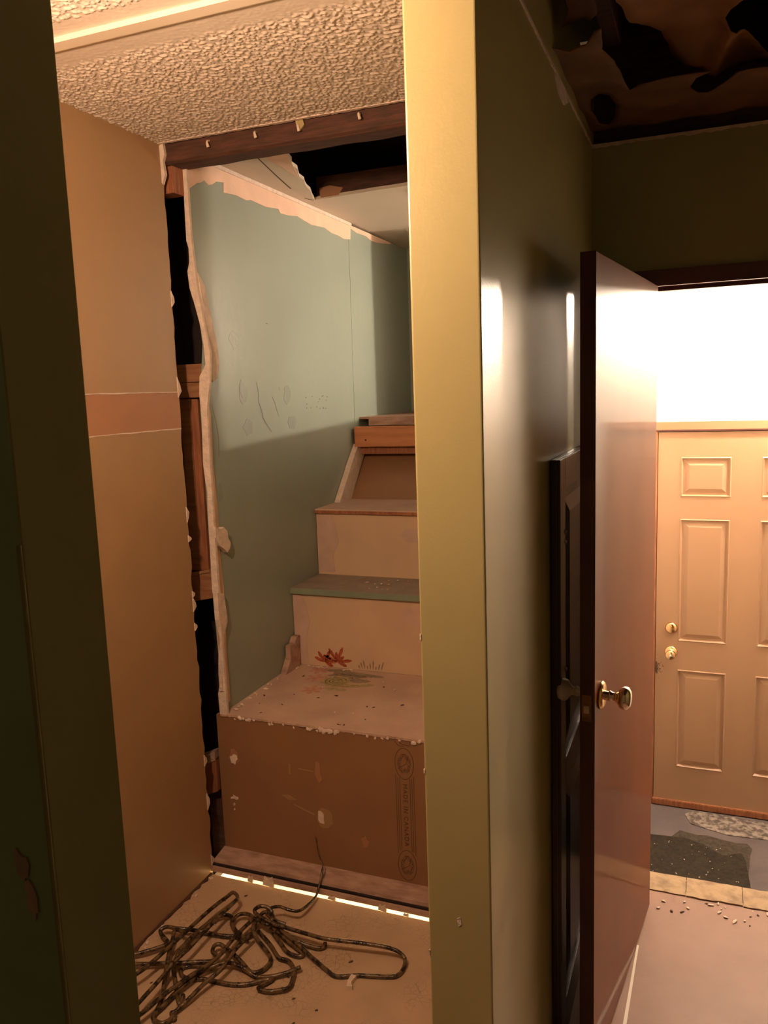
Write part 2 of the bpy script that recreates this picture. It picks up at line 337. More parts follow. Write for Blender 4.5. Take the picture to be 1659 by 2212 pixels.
# vertical filled seam, scuffs, cracks
bm = bmesh.new(); prism(bm, jag((3.74, 1.6), (3.76, 2.50), 12, 0.004, 31) + jag((3.86, 2.50), (3.84, 1.6), 12, 0.004, 33), 'x', XT, XT+0.0015); obj('drywall_seam', bm, 'teal', wt)
bm = bmesh.new()
for (y, z, ry, rz_, sd) in ((2.66, 1.955, 0.035, 0.035, 1), (2.70, 1.76, 0.03, 0.045, 2), (2.72, 1.63, 0.035, 0.03, 3), (2.47, 1.60, 0.03, 0.10, 4), (3.05, 1.745, 0.03, 0.035, 5), (3.08, 1.63, 0.035, 0.03, 6), (2.50, 1.40, 0.015, 0.04, 7)):
    prism(bm, blob(y, z, ry, rz_, 14, 0.22, sd), 'x', XT, XT+0.0009)
obj('scuff_mark', bm, 'teal_stain', wt)
bm = bmesh.new()
for pts in ([(2.80, 1.80), (2.815, 1.755), (2.81, 1.72), (2.83, 1.69), (2.835, 1.66), (2.86, 1.635), (2.90, 1.60)], [(2.92, 1.74), (2.94, 1.715), (2.95, 1.69), (2.965, 1.66)], [(2.48, 1.72), (2.50, 1.66), (2.51, 1.60), (2.505, 1.53)], [(2.68, 1.80), (2.675, 1.77), (2.69, 1.74)], [(2.90, 2.03), (2.915, 2.03)], [(2.98, 1.78), (2.985, 1.765)]):
    ribbon(bm, pts, 0.0018, 'x', XT+0.0012)
rr = random.Random(5)
for k in range(16):
    y = 3.22+0.22*rr.random(); z = 1.67+0.07*rr.random(); prism(bm, blob(y, z, 0.0022, 0.0025, 5, 0.3, k), 'x', XT, XT+0.001)
obj('crack_line', bm, 'chip_dark', wt)

# middle wall between closet and hallway: its end is the green post
wm = empty('wall_middle'); struct(wm, 'sage green wall whose end forms the post in the middle', 'wall')
bm = bmesh.new(); box(bm, XB0, XB1, 1.30, 3.50, -0.05, 2.66)
box(bm, XB0, XB1, 3.50, 4.50, -0.60, 1.55); box(bm, XB0, XB1, 4.30, 4.50, 1.55, 2.66)
es = [e for e in bm.edges if abs(e.verts[0].co.y-1.30) < 1e-4 and abs(e.verts[1].co.y-1.30) < 1e-4 and abs(e.verts[0].co.z-e.verts[1].co.z) > 1]
bmesh.ops.bevel(bm, geom=es, offset=0.004, segments=3, profile=0.5, affect='EDGES')
obj('wall_panel', bm, 'green', wm)
bm = bmesh.new(); rr = random.Random(3)
for z in (1.06, 1.31, 0.70): box(bm, XB0-0.0008, XB0+0.002, 1.2992, 1.302, z, z+0.006+0.008*rr.random())
prism(bm, [(-0.405, 0.785), (-0.398, 0.79), (-0.396, 0.775), (-0.402, 0.770)], 'y', 1.2992, 1.301)
obj('chipped_corner', bm, 'plaster', wm)
# chipped top of the middle wall and the far wall
bm = bmesh.new()
prism(bm, jag((1.5, 2.456), (2.66, 2.455), 90, 0.002, 41) + [(2.66, 2.462), (1.5, 2.462)], 'x', XB1, XB1+0.003)
prism(bm, [(2.00, 2.445), (2.05, 2.425), (2.12, 2.42), (2.17, 2.44), (2.16, 2.458), (2.00, 2.458)], 'x', XB1, XB1+0.004)
obj('broken_top_edge', bm, 'plaster', wm)

# near wall on the left
wn = empty('wall_near'); struct(wn, 'dark green near wall end with a chipped corner bead at the left', 'wall')
bm = bmesh.new(); box(bm, -2.6, -0.655, 0.625, 0.74, -0.02, 2.70)
es = [e for e in bm.edges if abs(e.verts[0].co.x+0.655) < 1e-4 and abs(e.verts[1].co.x+0.655) < 1e-4 and abs(e.verts[0].co.z-e.verts[1].co.z) > 1]
bmesh.ops.bevel(bm, geom=es, offset=0.003, segments=2, profile=0.5, affect='EDGES')
bm.normal_update()
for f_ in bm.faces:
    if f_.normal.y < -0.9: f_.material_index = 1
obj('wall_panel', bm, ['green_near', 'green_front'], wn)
bm = bmesh.new()
tube(bm, [(-0.657, 0.624, z) for z in (0.02, 0.5, 0.9, 1.1, 1.3, 1.6)], 0.0028, 8, 4); obj('corner_bead', bm, 'green_near', wn, True)
bm = bmesh.new()
prism(bm, blob(-0.700, 1.235, 0.009, 0.018, 14, 0.3, 2, 0.2), 'y', 0.6225, 0.626)
prism(bm, blob(-0.690, 1.195, 0.008, 0.020, 14, 0.3, 5, 0.2), 'y', 0.6225, 0.626)
obj('paint_scar', bm, 'scar', wn)

# ---- closet ceiling with knocked-down texture, real relief
def ceil_h(x, y):
    a = noise.noise(Vector((x*105, y*105, 0.0))); b = noise.noise(Vector((x*200, y*200, 3.0)))
    h = max(0.0, a*1.0+b*0.5-0.02); h = min(h, 0.30)/0.30
    band = 1.0
    if 1.52 < y < 1.735:
        e = 0.012*noise.noise(Vector((x*25, y*10, 9)))
        band = 0.12 if y < 1.70+e else (0.12+0.88*(y-1.70-e)/0.03 if y < 1.73+e else 1.0)
    return h*band
bm = bmesh.new(); nx, ny = 430, 400
x0, x1, y0, y1 = XL-0.005, XB0+0.005, 1.22, 2.325
rows = []
for j in range(ny+1):
    row = []
    y = y0+(y1-y0)*j/ny
    for i in range(nx+1):
        x = x0+(x1-x0)*i/nx
        yy = y + (0.010*noise.noise(Vector((x*30, 0, 5)))+0.006*noise.noise(Vector((x*90, 0, 5))) if j == ny else 0)
        row.append(bm.verts.new((x, yy, ZC-0.0034*ceil_h(x, y))))
    rows.append(row)
for j in range(ny):
    for i in range(nx): bm.faces.new((rows[j][i], rows[j+1][i], rows[j+1][i+1], rows[j][i+1]))
cl = obj('ceiling', bm, 'popcorn', None, True); struct(cl, 'rough textured closet ceiling broken off above the boxed steps', 'ceiling')
bm = bmesh.new(); box(bm, XL-0.2, XB0+0.02, 0.60, 2.318, ZC+0.001, ZC+0.014); obj('ceiling_board', bm, 'plaster', cl)
bm = bmesh.new(); box(bm, XL, XB0, 0.60, 1.225, ZC-0.003, ZC+0.002); obj('ceiling_panel', bm, 'popcorn', cl)
bm = bmesh.new(); pl = jag((XL, 2.323), (XB0, 2.323), 90, 0.004, 77)
prism(bm, pl + [(XB0, 2.310), (XL, 2.310)], 'z', ZC-0.004, ZC+0.010); obj('broken_edge', bm, 'plaster', cl)
# ceiling trim strip
bm = bmesh.new(); box(bm, XL, XB0, 1.575, 1.613, ZC-0.012, ZC); box(bm, XL, XB0, 1.615, 1.622, ZC-0.009, ZC)
struct(obj('trim_2', bm, 'trim_cream'), 'cream flat trim strip across the textured ceiling', 'trim')

# stair ceiling with the torn hole
wc = empty('ceiling_stair'); struct(wc, 'smooth pale ceiling above the steps with a dark torn hole', 'ceiling')
A_ = [(-1.655, 2.38), (-1.30, 2.38), (-1.34, 2.548)] + jag((-1.34, 2.548), (-1.577, 3.272), 14, 0.006, 9)[1:] + jag((-1.577, 3.272), (-0.98, 3.225), 8, 0.003, 10)[1:] + [(-0.98, 4.62), (-1.655, 4.62)]
prismo('ceiling_board', A_, 'z', ZC, ZC+0.013, 'stair_ceiling', wc)
prismo('bare_patch', [(-1.445, 2.50), (-1.342, 2.548), (-1.372, 2.65), (-1.425, 2.80), (-1.475, 2.93), (-1.455, 2.75)], 'z', ZC-0.0015, ZC, 'pink_plaster', wc)
bm = bmesh.new(); ribbon(bm, [(-1.47, 2.60), (-1.53, 2.85), (-1.575, 3.05)], 0.005, 'z', ZC-0.0008); ribbon(bm, [(-1.60, 3.22), (-1.585, 3.27), (-1.575, 3.26)], 0.006, 'z', ZC-0.001); obj('crack_line', bm, 'chip_dark', wc)
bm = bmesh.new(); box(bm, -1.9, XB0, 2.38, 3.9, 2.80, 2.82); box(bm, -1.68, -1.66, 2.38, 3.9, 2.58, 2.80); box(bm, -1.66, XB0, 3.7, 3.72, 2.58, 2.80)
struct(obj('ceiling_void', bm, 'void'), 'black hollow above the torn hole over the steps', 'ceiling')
# header beam and joists
hb = empty('header_beam', (-1.06, 2.335, 2.50)); tag(hb, 'dark rough wood header beam across the broken ceiling edge', 'beam')
bm = bmesh.new(); x0, x1 = XL-0.005, XB0
N_ = 60; prev = None
for i in range(N_+1):
    x = x0+(x1-x0)*i/N_; e = 0.004*noise.noise(Vector((x*9, 1, 1))); 
    ring = [bm.verts.new((x+1.06, yy-2.335, zz-2.50)) for yy, zz in ((2.335, 2.60), (2.335+e, 2.512+e), (2.345, 2.504), (2.430, 2.506-e), (2.438, 2.515), (2.438, 2.60))]
    if prev:
        for k in range(6): bm.faces.new((prev[k], ring[k], ring[(k+1) % 6], prev[(k+1) % 6]))
    else: bm.faces.new(ring[::-1])
    prev = ring
bm.faces.new(prev); bmesh.ops.recalc_face_normals(bm, faces=bm.faces[:])
obj('beam_timber', bm, 'oldwood', hb)
for (x, dz) in ((-1.488, 0.0), (-1.315, 0.004), (-1.165, 0.002), (-0.965, 0.006)):
    bm = bmesh.new(); tube(bm, [(x+1.06, 0.004, 0.055), (x+1.06, -0.012, 0.047+dz), (x+1.064, -0.014, 0.030+dz)], lambda t: 0.0022+0.0030*t, 8, 5)
    obj('nail', bm, 'chip', hb, True)
prismo('plaster_scrap', [(-0.115, 0.075), (-0.095, 0.085), (-0.085, 0.05), (-0.10, 0.035), (-0.112, 0.05)], 'y', -0.010, -0.002, 'olive_leaf', hb)
s = boxo('ceiling_joist', -1.57, XB0, 3.275, 3.315, 2.572, 2.66, 'oldwood', None, 0.003)
tag(s, 'reddish wood joist along the far side of the torn ceiling hole', 'joist')
prismo('paper_scrap', [(-1.545, 2.572), (-1.46, 2.572), (-1.44, 2.60), (-1.50, 2.615), (-1.55, 2.61)], 'y', 3.262, 3.274, 'tan_band', s)
s = boxo('ceiling_joist', -1.45, XB0, 2.75, 2.79, 2.66, 2.80, 'oldwood', None, 0.003)
tag(s, 'dark wood joist deep inside the torn ceiling hole', 'joist')
# left corner plaster scrap by the beam end
bm = bmesh.new()
prism(bm, [(-1.672, 2.56), (-1.655, 2.565), (-1.652, 2.53), (-1.660, 2.51), (-1.655, 2.47), (-1.668, 2.44), (-1.674, 2.46)], 'y', 2.322, 2.334)
struct(obj('trim_3', bm, 'plaster'), 'torn plaster scrap hanging at the left end of the header beam', 'trim')
bm = bmesh.new(); box(bm, -1.72, -1.652, 2.36, 2.42, 2.42, 2.52); o = obj('wall_blocking', bm, 'stud'); tag(o, 'wood block under the left end of the dark header beam', 'wood block')

# walls around the steps
bm = bmesh.new(); box(bm, -1.66, -0.45, 4.60, 4.64, 1.0, 2.6); struct(obj('wall_back', bm, 'teal'), 'shaded green wall at the far end above the steps', 'wall')
# unseen partition added to cut the landing light's edges on the teal wall
bm = bmesh.new()
prism(bm, [(2.92, 0.0), (4.60, 0.0), (4.60, 1.80), (4.08, 1.79), (2.92, 1.742)], 'x', -0.98, -0.94)
box(bm, -0.98, -0.94, 4.10, 4.60, 1.78, 2.60)
struct(obj('wall_light_mask', bm, 'white'), 'unseen partition added right of the boxed steps to shape the landing light', 'wall')
bm = bmesh.new(); box(bm, -0.94, XB0, 3.44, 4.6, 2.50, 2.56); box(bm, -0.94, XB0, 3.44, 4.6, 1.50, 1.54); struct(obj('wall_light_duct', bm, 'white'), 'unseen boards added between the steps and the landing to channel its light', 'wall')  # boards added out of view to confine the landing light's path

# ---- hallway far wall with doorway
YF0, YF1 = 2.65, 2.75
wf = empty('wall_far'); struct(wf, 'dim olive far wall above the doorway', 'wall')
bm = bmesh.new(); box(bm, XB1-0.01, -0.215, YF0, YF1, -0.02, 2.455); box(bm, 0.665, 2.0, YF0, YF1, -0.02, 2.455); box(bm, -0.215, 0.665, YF0, YF1, 2.055, 2.455)
obj('wall_panel', bm, 'green_plain', wf)
bm = bmesh.new(); box(bm, XB1, 2.0, 2.70, 2.75, 2.455, 2.79); obj('top_light_stop', bm, 'oldwood', wf)  # added board stops landing light leaking over the far wall
bm = bmesh.new(); prism(bm, jag((XB1, 2.452), (1.4, 2.452), 120, 0.003, 51) + [(1.4, 2.462), (XB1, 2.462)], 'y', YF0-0.003, YF0); obj('broken_top_edge', bm, 'plaster', wf)
dj = empty('door_frame'); struct(dj, 'maroon door frame around the doorway to the landing', 'door frame')
bm = bmesh.new(); box(bm, -0.26, 0.72, YF0-0.014, YF0, 2.030, 2.078); es=bm.edges[:]; bmesh.ops.bevel(bm, geom=es, offset=0.003, segments=2, affect='EDGES'); obj('head_casing', bm, 'maroon_trim', dj)
for x in (-0.26, 0.67):
    boxo('side_casing', x, x+0.05, YF0-0.014, YF0, 0, 2.030, 'maroon_trim', dj, 0.003)
boxo('head_jamb', -0.215, 0.665, YF0-0.012, YF1+0.01, 2.035, 2.055, 'maroon_trim', dj)
boxo('side_jamb', -0.215, -0.198, YF0, YF1+0.01, 0, 2.035, 'maroon_trim', dj); boxo('side_jamb', 0.645, 0.665, YF0, YF1+0.01, 0, 2.035, 'maroon_trim', dj)
boxo('door_stop', -0.165, 0.645, YF1-0.03, YF1, 2.023, 2.035, 'maroon_trim', dj)

# threshold strip of worn boards
th = empty('threshold', (0.2, 2.79, 0)); tag(th, 'worn tan threshold strip between hallway floor and lower landing', 'threshold')
for i, (a, b) in enumerate(((-0.50, -0.23), (-0.228, -0.05), (-0.048, 0.16), (0.162, 0.47))):
    bm = bmesh.new(); prism(bm, [(a, -0.065)] + jag((a, 0.045), (b, 0.045), 8, 0.002, 60+i) + jag((b, -0.062), (a, -0.065), 8, 0.003, 70+i)[:-1], 'z', -0.02, 0.004+0.001*(i % 2)); obj('threshold_board', bm, 'sillwood', th)
bm = bmesh.new(); box(bm, -0.5, 0.5, 0.035, 0.045, -0.56, -0.005); obj('drop_board', bm, 'sillwood', th)

# landing
bm = bmesh.new(); box(bm, -0.46, -0.236, 4.40, 4.50, -0.58, 2.5); box(bm, 0.63, 0.85, 4.40, 4.50, -0.58, 2.5); box(bm, -0.236, 0.63, 4.40, 4.50, 1.50, 2.5)
struct(obj('wall_landing', bm, 'landing_white'), 'brightly lit white wall around the exterior door', 'wall')
bm = bmesh.new(); box(bm, 0.80, 0.85, 2.75, 4.5, -0.58, 2.5); struct(obj('wall_right', bm, 'landing_white'), 'white side wall of the landing', 'wall')
bm = bmesh.new(); box(bm, XB1, 0.85, 2.75, 4.5, 2.48, 2.52); struct(obj('ceiling_landing', bm, 'landing_white'), 'white ceiling above the landing', 'ceiling')
bm = bmesh.new(); box(bm, 1.4, 1.45, -0.8, 2.65, -0.03, 2.8); struct(obj('wall_right', bm, 'green_plain'), 'green wall on the right side of the hallway', 'wall')
bm = bmesh.new(); box(bm, XB1, XB1+0.004, 2.76, 3.50, -0.58, 2.48); box(bm, XB1, XB1+0.004, 3.50, 4.4, -0.58, 1.53); box(bm, XB1, XB1+0.004, 4.30, 4.4, 1.53, 2.48); obj('landing_paint', bm, 'landing_white', wm)
bm = bmesh.new(); box(bm, XB1, 0.85, 2.74, 2.752, -0.58, -0.02); struct(obj('wall_step', bm, 'concrete'), 'short wall below the threshold down to the landing', 'wall')

# exterior six panel door
d1 = empty('door_1', (-0.224, 4.39, -0.54)); struct(d1, 'beige six panel exterior door with two brass locks', 'door')
W, H = 0.842, 2.03
def rect_ring(bm, a, b, y_a, y_b):
    (ax0, ax1, az0, az1), (bx0, bx1, bz0, bz1) = a, b
    A = [bm.verts.new(p) for p in ((ax0, y_a, az0), (ax1, y_a, az0), (ax1, y_a, az1), (ax0, y_a, az1))]
    B = [bm.verts.new(p) for p in ((bx0, y_b, bz0), (bx1, y_b, bz0), (bx1, y_b, bz1), (bx0, y_b, bz1))]
    for k in range(4): bm.faces.new((A[k], A[(k+1) % 4], B[(k+1) % 4], B[k]))
    return B
cols = [(0.112, 0.347), (0.489, 0.724)]; rws = [(0.23, 0.772), (0.932, 1.581), (1.70, 1.90)]
bm = bmesh.new()
xs = [0, cols[0][0], cols[0][1], cols[1][0], cols[1][1], W]; zs = [0, rws[0][0], rws[0][1], rws[1][0], rws[1][1], rws[2][0], rws[2][1], H]
for i in range(5):
    for j in range(7):
        if i in (1, 3) and j in (1, 3, 5): continue
        vs = [bm.verts.new(p) for p in ((xs[i], 0, zs[j]), (xs[i+1], 0, zs[j]), (xs[i+1], 0, zs[j+1]), (xs[i], 0, zs[j+1]))]; bm.faces.new(vs)
bmesh.ops.remove_doubles(bm, verts=bm.verts[:], dist=1e-5)
for p in ((0, 0.044), ):
    box(bm, 0, W, 0.012, 0.044, 0, H)
for (a, b) in ((0, 0), (W, W)):
    vs = [bm.verts.new(p) for p in ((a, 0, 0), (a, 0.012, 0), (a, 0.012, H), (a, 0, H))]; bm.faces.new(vs)
vs = [bm.verts.new(p) for p in ((0, 0, H), (W, 0, H), (W, 0.012, H), (0, 0.012, H))]; bm.faces.new(vs)
obj('door_slab', bm, 'beige_door', d1)
for (cx0, cx1) in cols:
    for (z0, z1) in rws:
        bm = bmesh.new()
        def ins(k): return (cx0+k, cx1-k, z0+k, z1-k)
        rect_ring(bm, ins(-0.002), ins(0.003), -0.0002, -0.0035)
        rect_ring(bm, ins(0.003), ins(0.010), -0.0035, 0.009)
        rect_ring(bm, ins(0.010), ins(0.020), 0.009, 0.009)
        rect_ring(bm, ins(0.020), ins(0.040), 0.009, 0.000)
        B = rect_ring(bm, ins(0.040), ins(0.042), 0.000, 0.0)
        bm.faces.new(B); bmesh.ops.recalc_face_normals(bm, faces=bm.faces[:])
        obj('raised_panel', bm, 'beige_door', d1)
bm = bmesh.new(); box(bm, -0.008, W+0.012, -0.012, 0.02, 0.0, 0.035); box(bm, -0.008, W+0.012, -0.030, 0.02, -0.045, -0.012); box(bm, -0.008, W+0.012, -0.02, 0.02, -0.012, 0.0)
bmesh.ops.bevel(bm, geom=bm.edges[:], offset=0.003, segments=2, affect='EDGES'); obj('bottom_sweep', bm, 'stud', d1)
def deadbolt(z, big):
    mm = axis_m((0.078, 0, z), (0, -1, 0)); bm = bmesh.new()
    if big: lathe(bm, [(0.0, 0), (0.033, 0), (0.033, 0.004), (0.026, 0.010), (0.014, 0.013), (0.012, 0.032), (0.022, 0.042), (0.026, 0.055), (0.022, 0.066), (0.0, 0.069)], mm)
    else: lathe(bm, [(0.0, 0), (0.031, 0), (0.031, 0.006), (0.024, 0.014), (0.014, 0.018), (0.0, 0.018)], mm)
    o = obj('door_knob' if big else 'deadbolt', bm, 'brass', d1, True)
    if not big: boxo('thumb_turn', 0.074, 0.082, -0.034, -0.016, z-0.018, z+0.016, 'brass', o, 0.003)
    else:
        bm = bmesh.new(); lathe(bm, [(0.0, 0.066), (0.008, 0.069), (0.006, 0.074), (0, 0.075)], mm, 16); obj('knob_button', bm, 'steel', o, True)
deadbolt(1.00, False); deadbolt(0.868, True)
bm = bmesh.new(); rr = random.Random(8); prism(bm, blob(0.006, 0.775, 0.007, 0.035, 12, 0.2, 3), 'y', -0.0006, 0.0)
for k in range(40):
    a = rr.gauss(0, 0.014); c_ = 0.77+rr.gauss(0, 0.03); q_ = 0.001+0.002*rr.random(); prism(bm, blob(0.003+abs(a), c_, q_, q_*1.5, 6, 0.3, k), 'y', -0.0005, 0.0)
o = obj('grime_patch', bm, 'grime', d1); o['kind'] = 'stuff'
fr = empty('door_frame', (-0.224, 4.39, -0.54)); struct(fr, 'red brown frame around the exterior door', 'door frame')
bm = bmesh.new(); box(bm, -0.012, -0.003, -0.006, 0.04, -0.04, H+0.008); box(bm, W+0.003, W+0.02, -0.006, 0.04, -0.04, H+0.008); obj('side_frame', bm, 'stud', fr)
bm = bmesh.new(); box(bm, -0.012, W+0.02, -0.010, 0.04, H+0.004, H+0.012); obj('head_stop', bm, 'mahog_dark', fr)
bm = bmesh.new(); box(bm, -0.012, W+0.02, -0.004, 0.012, H+0.012, H+0.052); obj('head_casing', bm, 'tan_band', fr)

# doormat and rubble on the landing
dm = empty('doormat', (0, 3.9, -0.54)); tag(dm, 'dark ragged doormat scattered with flakes on the landing floor', 'doormat')
bm = bmesh.new(); prism(bm, [(x, y-3.9) for x, y in [(-0.33, 3.1), (0.255, 3.1), (0.24, 3.62), (0.222, 3.94), (0.205, 4.0), (0.12, 3.95), (0.04, 4.02), (-0.05, 4.06), (-0.15, 4.05), (-0.33, 4.03)]], 'z', 0.0, 0.008); obj('mat_pile', bm, 'mat', dm)
bm = bmesh.new(); prism(bm, [(x, y-3.9) for x, y in [(0.228, 3.80), (0.245, 4.0), (0.255, 4.06), (0.235, 4.10), (0.19, 4.09), (0.12, 4.10), (0.06, 4.12), (0.0, 4.11), (-0.08, 4.13), (-0.12, 4.05), (0.0, 3.99), (0.1, 3.9)]], 'z', 0.0, 0.006); obj('worn_corner', bm, 'mat_worn', dm)
bm = bmesh.new()
prism(bm, [(-0.06, 4.31), (-0.02, 4.36), (0.10, 4.36), (0.3, 4.34), (0.6, 4.34), (0.6, 4.20), (0.3, 4.17), (0.15, 4.16), (0.05, 4.19), (-0.03, 4.22)], 'z', -0.5398, -0.536)
tag(obj('plaster_rubble', bm, 'dirt'), 'pale spread of plaster dust in front of the exterior door', 'rubble', kind='stuff')

# ================================================================ OPEN WOODEN DOOR (door_2)
hx, hy = -0.140, 2.627; u = Vector((-0.0872, -0.7733, 0)).normalized(); n = Vector((u.y, -u.x, 0))  # n points to -X
if n.x > 0: n = -n
LW = 0.778
d2 = empty('door_2'); d2.matrix_world = Matrix(((u.x, n.x, 0, hx), (u.y, n.y, 0, hy), (0, 0, 1, 0), (0, 0, 0, 1))) if (u.x*n.y-u.y*n.x) > 0 else Matrix(((u.x, -n.x, 0, hx), (u.y, -n.y, 0, hy), (0, 0, 1, 0), (0, 0, 0, 1)))
SG = 1 if (u.x*n.y-u.y*n.x) > 0 else -1     # local +y*SG points to the back (-X) side
struct(d2, 'glossy red brown flush wooden door standing open', 'door')
def by(a, b): return (min(SG*a, SG*b), max(SG*a, SG*b))
ya, yb = by(0.001, 0.035); boxo('door_slab', 0.0, LW-0.0015, ya, yb, 0.012, 2.029, 'mahog', d2, 0.0012)
ya, yb = by(0.0005, 0.0355); boxo('door_edge', LW-0.0015, LW, ya, yb, 0.0115, 2.030, 'mahog_dark', d2)
ya, yb = by(0.0352, 0.0358); boxo('back_veneer', 0.0, LW-0.0015, ya, yb, 0.0115, 2.030, 'mahog_dark', d2)
for z in (0.2, 1.0, 1.82):
    bm = bmesh.new(); tube(bm, [(-0.004, SG*0.018, z-0.045), (-0.004, SG*0.018, z+0.045)], 0.0045, 12, 0); obj('hinge', bm, 'latch', d2, True)
def knob(side, base, name, mname):
    mm = axis_m((LW-0.062, base, 1.005), (0, side, 0)); bm = bmesh.new()
    lathe(bm, [(0, 0), (0.034, 0), (0.034, 0.003), (0.030, 0.007), (0.024, 0.009), (0.0, 0.009)], mm); r = obj('rosette', bm, 'brass', d2, True)
    bm = bmesh.new(); lathe(bm, [(0.012, 0.008), (0.011, 0.018), (0.014, 0.022), (0.011, 0.026), (0.010, 0.033), (0.016, 0.040), (0.025, 0.046), (0.0285, 0.055), (0.027, 0.064), (0.018, 0.070), (0.006, 0.072), (0, 0.072)], mm, 40); obj(name, bm, mname, r, True)
knob(-SG, 0.0, 'door_knob', 'chrome'); knob(SG, SG*0.0358, 'door_knob', 'porcelain')
ya, yb = by(0.008, 0.030); p = boxo('latch_plate', LW-0.0005, LW+0.0015, ya, yb, 0.958, 1.023, 'latch', d2)
ya, yb = by(0.013, 0.025); boxo('latch_bolt', LW+0.0005, LW+0.006, ya, yb, 0.980, 0.998, 'steel', p, 0.001)

# ================================================================ DARK PANELLED DOOR LEANING ON THE MIDDLE WALL (door_3)
d3 = empty('door_3', (-0.338, 1.905, 0.0)); struct(d3, 'narrow black brown raised panel door against the green wall', 'door')
boxo('door_slab', 0.0, 0.016, 0.0, 0.66, 0.005, 1.572, 'black_panel', d3, 0.003)
for (a, b, c, e) in ((0, 0.075, 0.005, 1.572), (0.585, 0.66, 0.005, 1.572)): boxo('stile', 0.0145, 0.0235, a, b, c, e, 'black_panel', d3, 0.002)
for (c, e) in ((1.495, 1.572), (0.005, 0.12), (0.72, 0.80)): boxo('rail', 0.0145, 0.0235, 0.075, 0.585, c, e, 'black_panel', d3, 0.002)
for (c, e) in ((0.125, 0.715), (0.805, 1.490)):
    bm = bmesh.new()
    A = [(0.080, 0.580, c, e), (0.100, 0.560, c+0.02, e-0.02), (0.150, 0.510, c+0.06, e-0.06)]
    X = [0.0155, 0.0155, 0.0225]
    prev = None
    for (a0, a1, c0, c1), xx in zip(A, X):
        ring = [bm.verts.new(p) for p in ((xx, a0, c0), (xx, a1, c0), (xx, a1, c1), (xx, a0, c1))]
        if prev:
            for k in range(4): bm.faces.new((prev[k], prev[(k+1) % 4], ring[(k+1) % 4], ring[k]))
        prev = ring
    bm.faces.new(prev); bmesh.ops.recalc_face_normals(bm, faces=bm.faces[:]); obj('raised_panel', bm, 'black_panel', d3)
for z in (1.39, 1.365, 1.04):
    bm = bmesh.new(); lathe(bm, [(0, 0), (0.005, 0), (0.004, 0.004), (0, 0.005)], axis_m((0.0235, 0.07, z), (1, 0, 0)), 12); obj('screw', bm, 'steel', d3, True)

# ================================================================ BOXED STEPS
st = empty('staircase', (-1.05, 2.42, 0)); tag(st, 'boxed steps climbing away from the closet along the teal wall', 'staircase')
OX, OY = 1.05, -2.42
def sbox(name, x0, x1, y0, y1, z0, z1, m, bev=0.0, parent=None): return boxo(name, x0+OX, x1+OX, y0+OY, y1+OY, z0, z1, m, parent or st, bev)
sx0, sx1 = XT+0.0025, XB0-0.001
r1 = sbox('riser', sx0-0.03, sx1, 2.420, 2.434, 0.045, 0.583, 'kraft')
r1['label'] = 'lowest riser of bare brown kraft-faced board with print and tears'
# tread 1 with ragged crumbly front edge
bm = bmesh.new(); prism(bm, jag((sx0-0.01, 2.4165), (sx1, 2.4165), 130, 0.0035, 91) + [(sx1, 2.998), (sx0, 2.998)], 'z', 0.580, 0.588)
for v in bm.verts: v.co.x += OX; v.co.y += OY
t1 = obj('tread', bm, 'tread', st); t1['label'] = 'deep pinkish lowest tread littered with plaster crumbs and a faded flower print'
r2_ = sbox('riser', sx0, sx1, 3.000, 3.014, 0.588, 0.905, 'riser'); r2_['label'] = 'cream middle riser above the flower print'
prismo('filler_patch', [(x+OX, z) for x, z in [(sx0+0.004, 0.60), (-1.575, 0.60), (-1.58, 0.70), (-1.56, 0.78), (-1.575, 0.86), (-1.60, 0.90), (sx0+0.004, 0.90)]], 'y', 2.9985+OY, 3.0+OY, 'riser_patch', r2_)
prismo('filler_patch', [(x+OX, z) for x, z in blob(-1.07, 0.84, 0.06, 0.045, 14, 0.25, 4)], 'y', 2.9988+OY, 3.0+OY, 'riser_patch', r2_)
t2 = sbox('tread', sx0-0.0015, sx1, 2.985, 3.268, 0.905, 0.930, 'tread_grey', 0.002); t2['label'] = 'grey tread with a green front edge and white crumbs'
sbox('painted_nosing', sx0-0.0015, sx1, 2.983, 2.9855, 0.905, 0.9285, 'tread_edge', 0, t2)
r3 = sbox('riser', sx0, sx1, 3.262, 3.276, 0.930, 1.212, 'riser'); r3['label'] = 'cream upper riser between the grey tread and the narrow tread'
prismo('filler_patch', [(x+OX, z) for x, z in [(sx0+0.004, 0.94), (-1.555, 0.94), (-1.56, 1.02), (-1.53, 1.08), (-1.545, 1.17), (-1.56, 1.205), (sx0+0.004, 1.205)]], 'y', 3.2605+OY, 3.262+OY, 'riser_patch', r3)
prismo('filler_patch', [(x+OX, z) for x, z in blob(-1.17, 1.12, 0.07, 0.035, 14, 0.2, 7)], 'y', 3.2608+OY, 3.262+OY, 'riser_patch', r3)
t3 = sbox('tread', sx0, sx1, 3.250, 3.63, 1.212, 1.232, 'tread', 0.002); sbox('raw_nosing', sx0, sx1, 3.2485, 3.2505, 1.212, 1.226, 'stud', 0, t3)
